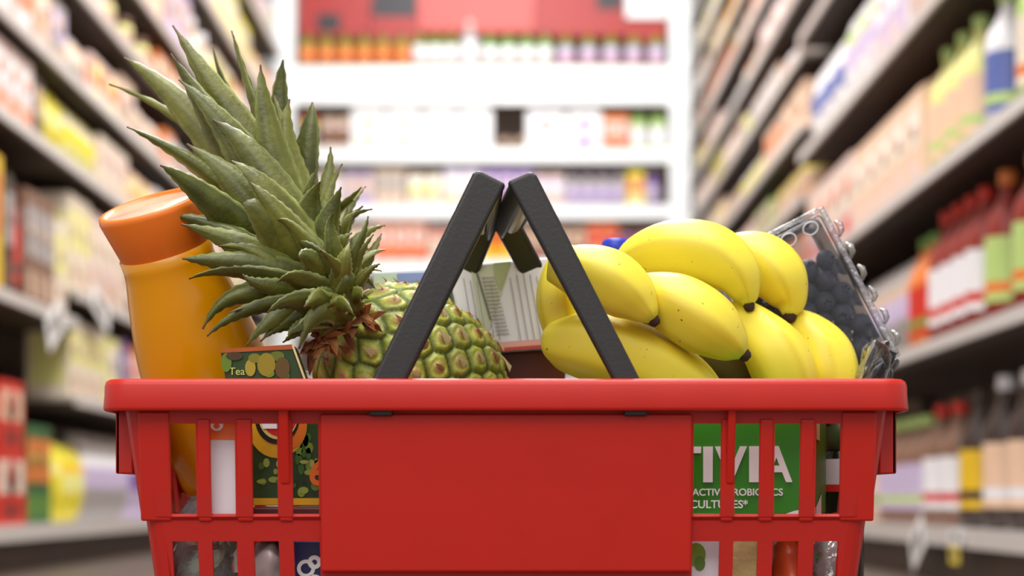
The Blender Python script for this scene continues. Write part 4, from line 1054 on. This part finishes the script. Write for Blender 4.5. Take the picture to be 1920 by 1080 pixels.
    # short recurved leaves of the lower crown, some with dry edges
    for (bx_, by_, x, y, w) in ((630, 560, 655, 440, 40), (640, 570, 700, 440, 28), (650, 575, 712, 490, 26), (640, 565, 690, 400, 26), (600, 560, 480, 450, 60), (590, 560, 410, 455, 50), (600, 575, 420, 560, 40), (610, 585, 430, 590, 30), (620, 590, 500, 620, 34), (630, 600, 540, 625, 36), (645, 600, 600, 640, 44), (650, 590, 690, 560, 34), (630, 550, 560, 450, 60), (610, 530, 520, 400, 66), (590, 510, 470, 340, 66), (640, 540, 625, 400, 40), (655, 585, 640, 500, 46), (600, 570, 455, 520, 44), (620, 580, 570, 560, 54), (640, 590, 620, 545, 50)):
        Yb = rl.uniform(1.075, 1.10)
        leaf((bx_, by_, Yb), ((bx_+x)/2+rl.uniform(-8, 8), (by_+y)/2-22, Yb-rl.uniform(0.015, 0.035)), (x, y, Yb-rl.uniform(0.01, 0.04)), w, rl.uniform(-.7, .7), rl.uniform(0, .8), cup=rl.uniform(.15, .4))
    # inner filling leaves round the core
    for k in range(26):
        a = rl.uniform(-0.9, 0.7); q = rl.uniform(0, 1)
        bx_ = 640-70*q+rl.uniform(-10, 10); by_ = 590-120*q
        ang = math.radians(118-25*q)+a*1.1
        ln = rl.uniform(90, 170)
        ex = bx_+math.cos(ang)*ln; ey = by_-math.sin(ang)*ln
        Yb = 1.12+rl.uniform(-.01, .03)
        leaf((bx_, by_, Yb), ((bx_+ex)/2-8, (by_+ey)/2-14, Yb-0.008), (ex, ey, Yb+rl.uniform(-.02, .02)), rl.uniform(36, 58), rl.uniform(-.5, .5), rl.uniform(0, .7))
    mb = MB(); mb.add([v-A for v in V], FF, LM, True)
    me = mb.mesh('crown'); ca = me.color_attributes.new('Col', 'FLOAT_COLOR', 'POINT'); ca.data.foreach_set('color', [c for q in CC for c in q])
    o = link('crown', me, root)
    so = o.modifiers.new('thickness', 'SOLIDIFY'); so.thickness = 0.0008; so.offset = 0
    # core of the crown and dried collar
    mb = MB(); mb.tube([P(665, 625, 1.13)-A, P(630, 590, 1.125)-A, P(590, 510, 1.125)-A, P(560, 440, 1.13)-A], [0.020, 0.019, 0.014, 0.004], mat((104, 116, 50), 0.6, 'crown_core'), 16); mb.obj('crown_core', root)
    mb = MB(); DRY = mat((142, 84, 52), 0.7, 'dried_leaf')
    for k in range(34):
        x = rl.uniform(570, 690); y = 655-(x-570)*0.5+rl.uniform(-12, 18)
        c0 = P(x, y, 1.085+rl.uniform(0, .01)); d = Vector((rl.uniform(-1, 1), -0.5, rl.uniform(-1, 0.8))).normalized(); w = d.cross(Vector((0, -1, 0.2))).normalized(); l_ = rl.uniform(0.008, 0.017)
        mb.add([v-A for v in (c0-w*0.003, c0+w*0.003, c0+d*l_*0.6+w*0.002+Vector((0, -.003, 0)), c0+d*l_, c0+d*l_*0.6-w*0.002+Vector((0, -.003, 0)))], [(0, 1, 2, 3, 4)], DRY if k % 2 else mat((178, 120, 70), 0.7, 'dried_leaf_light'))
    mb.obj('dried_collar', root, recalc=False)
pineapple()

# --- blueberry clamshell
u_ = Vector((0.46, 0.0, -0.888)); u_.normalize()       # long axis, down right
vv_ = Vector((-0.888, 0.0, -0.46)); vv_.normalize()    # short axis, down left
nn_ = Vector((0, 1, 0))
O = P(1538, 398, 1.19)                                 # top right corner of the face
LU, LV, LD = 0.107, 0.082, 0.040
Mx = Matrix((u_, vv_, nn_)).transposed().to_4x4(); Mx.translation = O
tilt = Matrix.Rotation(0.10, 4, 'Z')
cl = empty('berry_clamshell', O); cl.matrix_world = Mx
tag(cl, 'clear plastic clamshell of blueberries tilted on end behind the bananas', 'berry container')
CLM = clear_mat('clear_pet', tint=(0.93, 0.94, 0.97), gloss=-0.02, haze=0.01, bump=0.25, bscale=40)
CLR2 = clear_mat('clear_pet_ridge', tint=(0.85, 0.86, 0.9), gloss=0.15, haze=0.22, bump=0.8, bscale=220)
def rbox(mb, x0, x1, y0, y1, z0, z1, m, tp=0.0):
    mb.hexa([(x0+tp, y0+tp, z1), (x1-tp, y0+tp, z1), (x1-tp, y1-tp, z1), (x0+tp, y1-tp, z1), (x0, y0, z0), (x1, y0, z0), (x1, y1, z0), (x0, y1, z0)], m)
mb = MB(); rbox(mb, 0, LU, 0, LV, 0.004, LD, CLM, 0.004); o = mb.obj('tub', cl, bevel=0.006, bseg=3)
mb = MB(); rbox(mb, 0.001, LU-0.001, 0.001, LV-0.001, -0.004, 0.004, CLM, -0.0005); o = mb.obj('lid', cl, bevel=0.003, bseg=3)
mb = MB()
for (a0, a1, b0, b1) in ((-0.003, LU+0.003, -0.0045, -0.0005), (-0.003, LU+0.003, LV+0.0005, LV+0.0045), (-0.004, -0.0005, 0, LV), (LU+0.0005, LU+0.004, 0, LV)):
    mb.box(a0, a1, b0, b1, 0.002, 0.0045, CLR2)
mb.obj('flange', cl, bevel=0.0008)
mb = MB()
for k in range(6):
    a = 0.014+k*0.0165
    mb.tube([Vector((a-0.004, -0.0065, 0.002)), Vector((a-.001, -0.0075, -0.001)), Vector((a+0.003, -0.0070, 0.0)), Vector((a+0.006, -0.005, 0.003))], [0.001, 0.0022, 0.0022, 0.001], mat((224, 220, 228), 0.15, 'ridge_highlight_plastic', coat=0.5) if False else CLR2, 8)
mb.obj('hinge_ridges', cl)
mb = MB()
for k in range(4):
    b = 0.012+k*0.0165; vs = []
    n = 20
    pts = [Vector((0.007+0.0042*math.cos(2*math.pi*i/n), b+0.0052*math.sin(2*math.pi*i/n), -0.0055)) for i in range(n+1)]
    mb.tube(pts, 0.0005, mat((206, 208, 220), 0.3, 'frosted_ring'), 6, cap=False)
mb.obj('embossed_rings', cl)
# berries: one built, then copied
rb = random.Random(21)
BM = mat((98, 98, 110), 0.5, 'blueberry_skin', var=0.35, vscale=120)
mb = MB(); R0 = 0.0073
pf = []
for i in range(13):
    a = -math.pi/2+math.pi*i/12
    pf.append((max(0.0001, math.cos(a))*R0, math.sin(a)*R0*0.88))
pf[-1] = (R0*0.10, R0*0.62); pf[-2] = (R0*0.30, R0*0.86); pf.insert(-1, (R0*0.2, R0*0.70))
mb.lathe(pf, BM, 18)
berry_me = mb.mesh('blueberry')
mb = MB()
for k in range(5):
    a = 2*math.pi*k/5; c_, s__ = math.cos(a), math.sin(a); a2 = a+0.5; c2_, s2_ = math.cos(a2), math.sin(a2); a3 = a-0.5; c3_, s3_ = math.cos(a3), math.sin(a3)
    mb.add([(c2_*R0*.28, s2_*R0*.28, R0*.84), (c3_*R0*.28, s3_*R0*.28, R0*.84), (c_*R0*.48, s__*R0*.48, R0*.98)], [(0, 1, 2)], mat((34, 34, 44), 0.7, 'berry_calyx'))
calyx_me = mb.mesh('calyx')
first = bpy.data.objects.new('blueberry', berry_me); cal = bpy.data.objects.new('calyx', calyx_me); cal.parent = first
pos = []
tries = 0
dd = 2*R0*0.97
layers = [0.0125, 0.0245, 0.0335]
for li, zc in enumerate(layers[:2]):
    row = 0; a = 0.030
    while a < LU-0.0085:
        b = 0.0085+(dd/2 if row % 2 else 0)
        while b < LV-0.0085:
            aa = a+rb.uniform(-.0008, .0008); b2 = b+rb.uniform(-.0008, .0008)
            lim = 0.033+0.020*(b/LV)
            if aa > 0.026: pos.append((aa+(dd/2 if li else 0), b2, zc+rb.uniform(-.001, .001)))
            b += dd
        a += dd*0.87; row += 1
pos = [p for p in pos if p[0] < LU-0.0078]
ROWW = ['touching the lid', 'in the back layer']
pos.sort(key=lambda p: (p[2] > 0.018, p[0], p[1]))
for k, p in enumerate(pos):
    if k == 0: o, c_ = first, cal
    else: o = first.copy(); c_ = cal.copy(); c_.parent = o
    COL.objects.link(o); COL.objects.link(c_)
    o.location = Mx @ Vector(p)
    o.rotation_euler = (math.pi/2+rb.uniform(-1.0, 1.0), rb.uniform(-0.9, 0.9), rb.uniform(-0.9, 0.9))
    o.scale = [rb.uniform(0.95, 1.03)]*3
    tag(o, 'dark blue blueberry packed among the others inside the clear clamshell', 'blueberry', 'blueberries in the clamshell')

# --- clear bag loops at the right corner
mb = MB(); FILM = clear_mat('clear_bag_film', tint=(0.9, 0.9, 0.93), gloss=0.25, haze=0.25, bump=0.6, bscale=120)
rf = random.Random(4)
for k in range(5):
    j = lambda v: rf.uniform(-v, v)
    Yk = 1.13+0.012*k
    pts = catmull([P(1600+k*8, 750, Yk), P(1612+k*6+j(5), 712, Yk), P(1642+k*7+j(6), 640+k*9+j(6), Yk+j(.006)), P(1668+j(6), 676+j(8), Yk+.006), P(1650+k*4+j(5), 712, Yk+.008), P(1630+k*5, 750, Yk+.008)], 30)
    vs = []; fs = []
    for i, p_ in enumerate(pts):
        q = noise.noise(Vector((i*0.35, k*3.1, 0)))*0.004; q2 = noise.noise(Vector((i*0.35, k*3.1, 9)))*0.004
        vs += [p_+Vector((q, -0.010, q2)), p_+Vector((-q2, -0.003, q)), p_+Vector((q2, 0.004, -q)), p_+Vector((-q, 0.011, q2))]
    for i in range(len(pts)-1):
        for c in range(3): fs.append((i*4+c, i*4+c+1, i*4+c+5, i*4+c+4))
    mb.add(vs, fs, FILM, True)
o = mb.obj('plastic_bag', recalc=False); so = o.modifiers.new('thickness', 'SOLIDIFY'); so.thickness = 0.0003
tag(o, 'loops of crinkled clear film at the right basket corner below the blueberries', 'plastic bag')
print('products', NPROD[0], 'berries', len(pos))
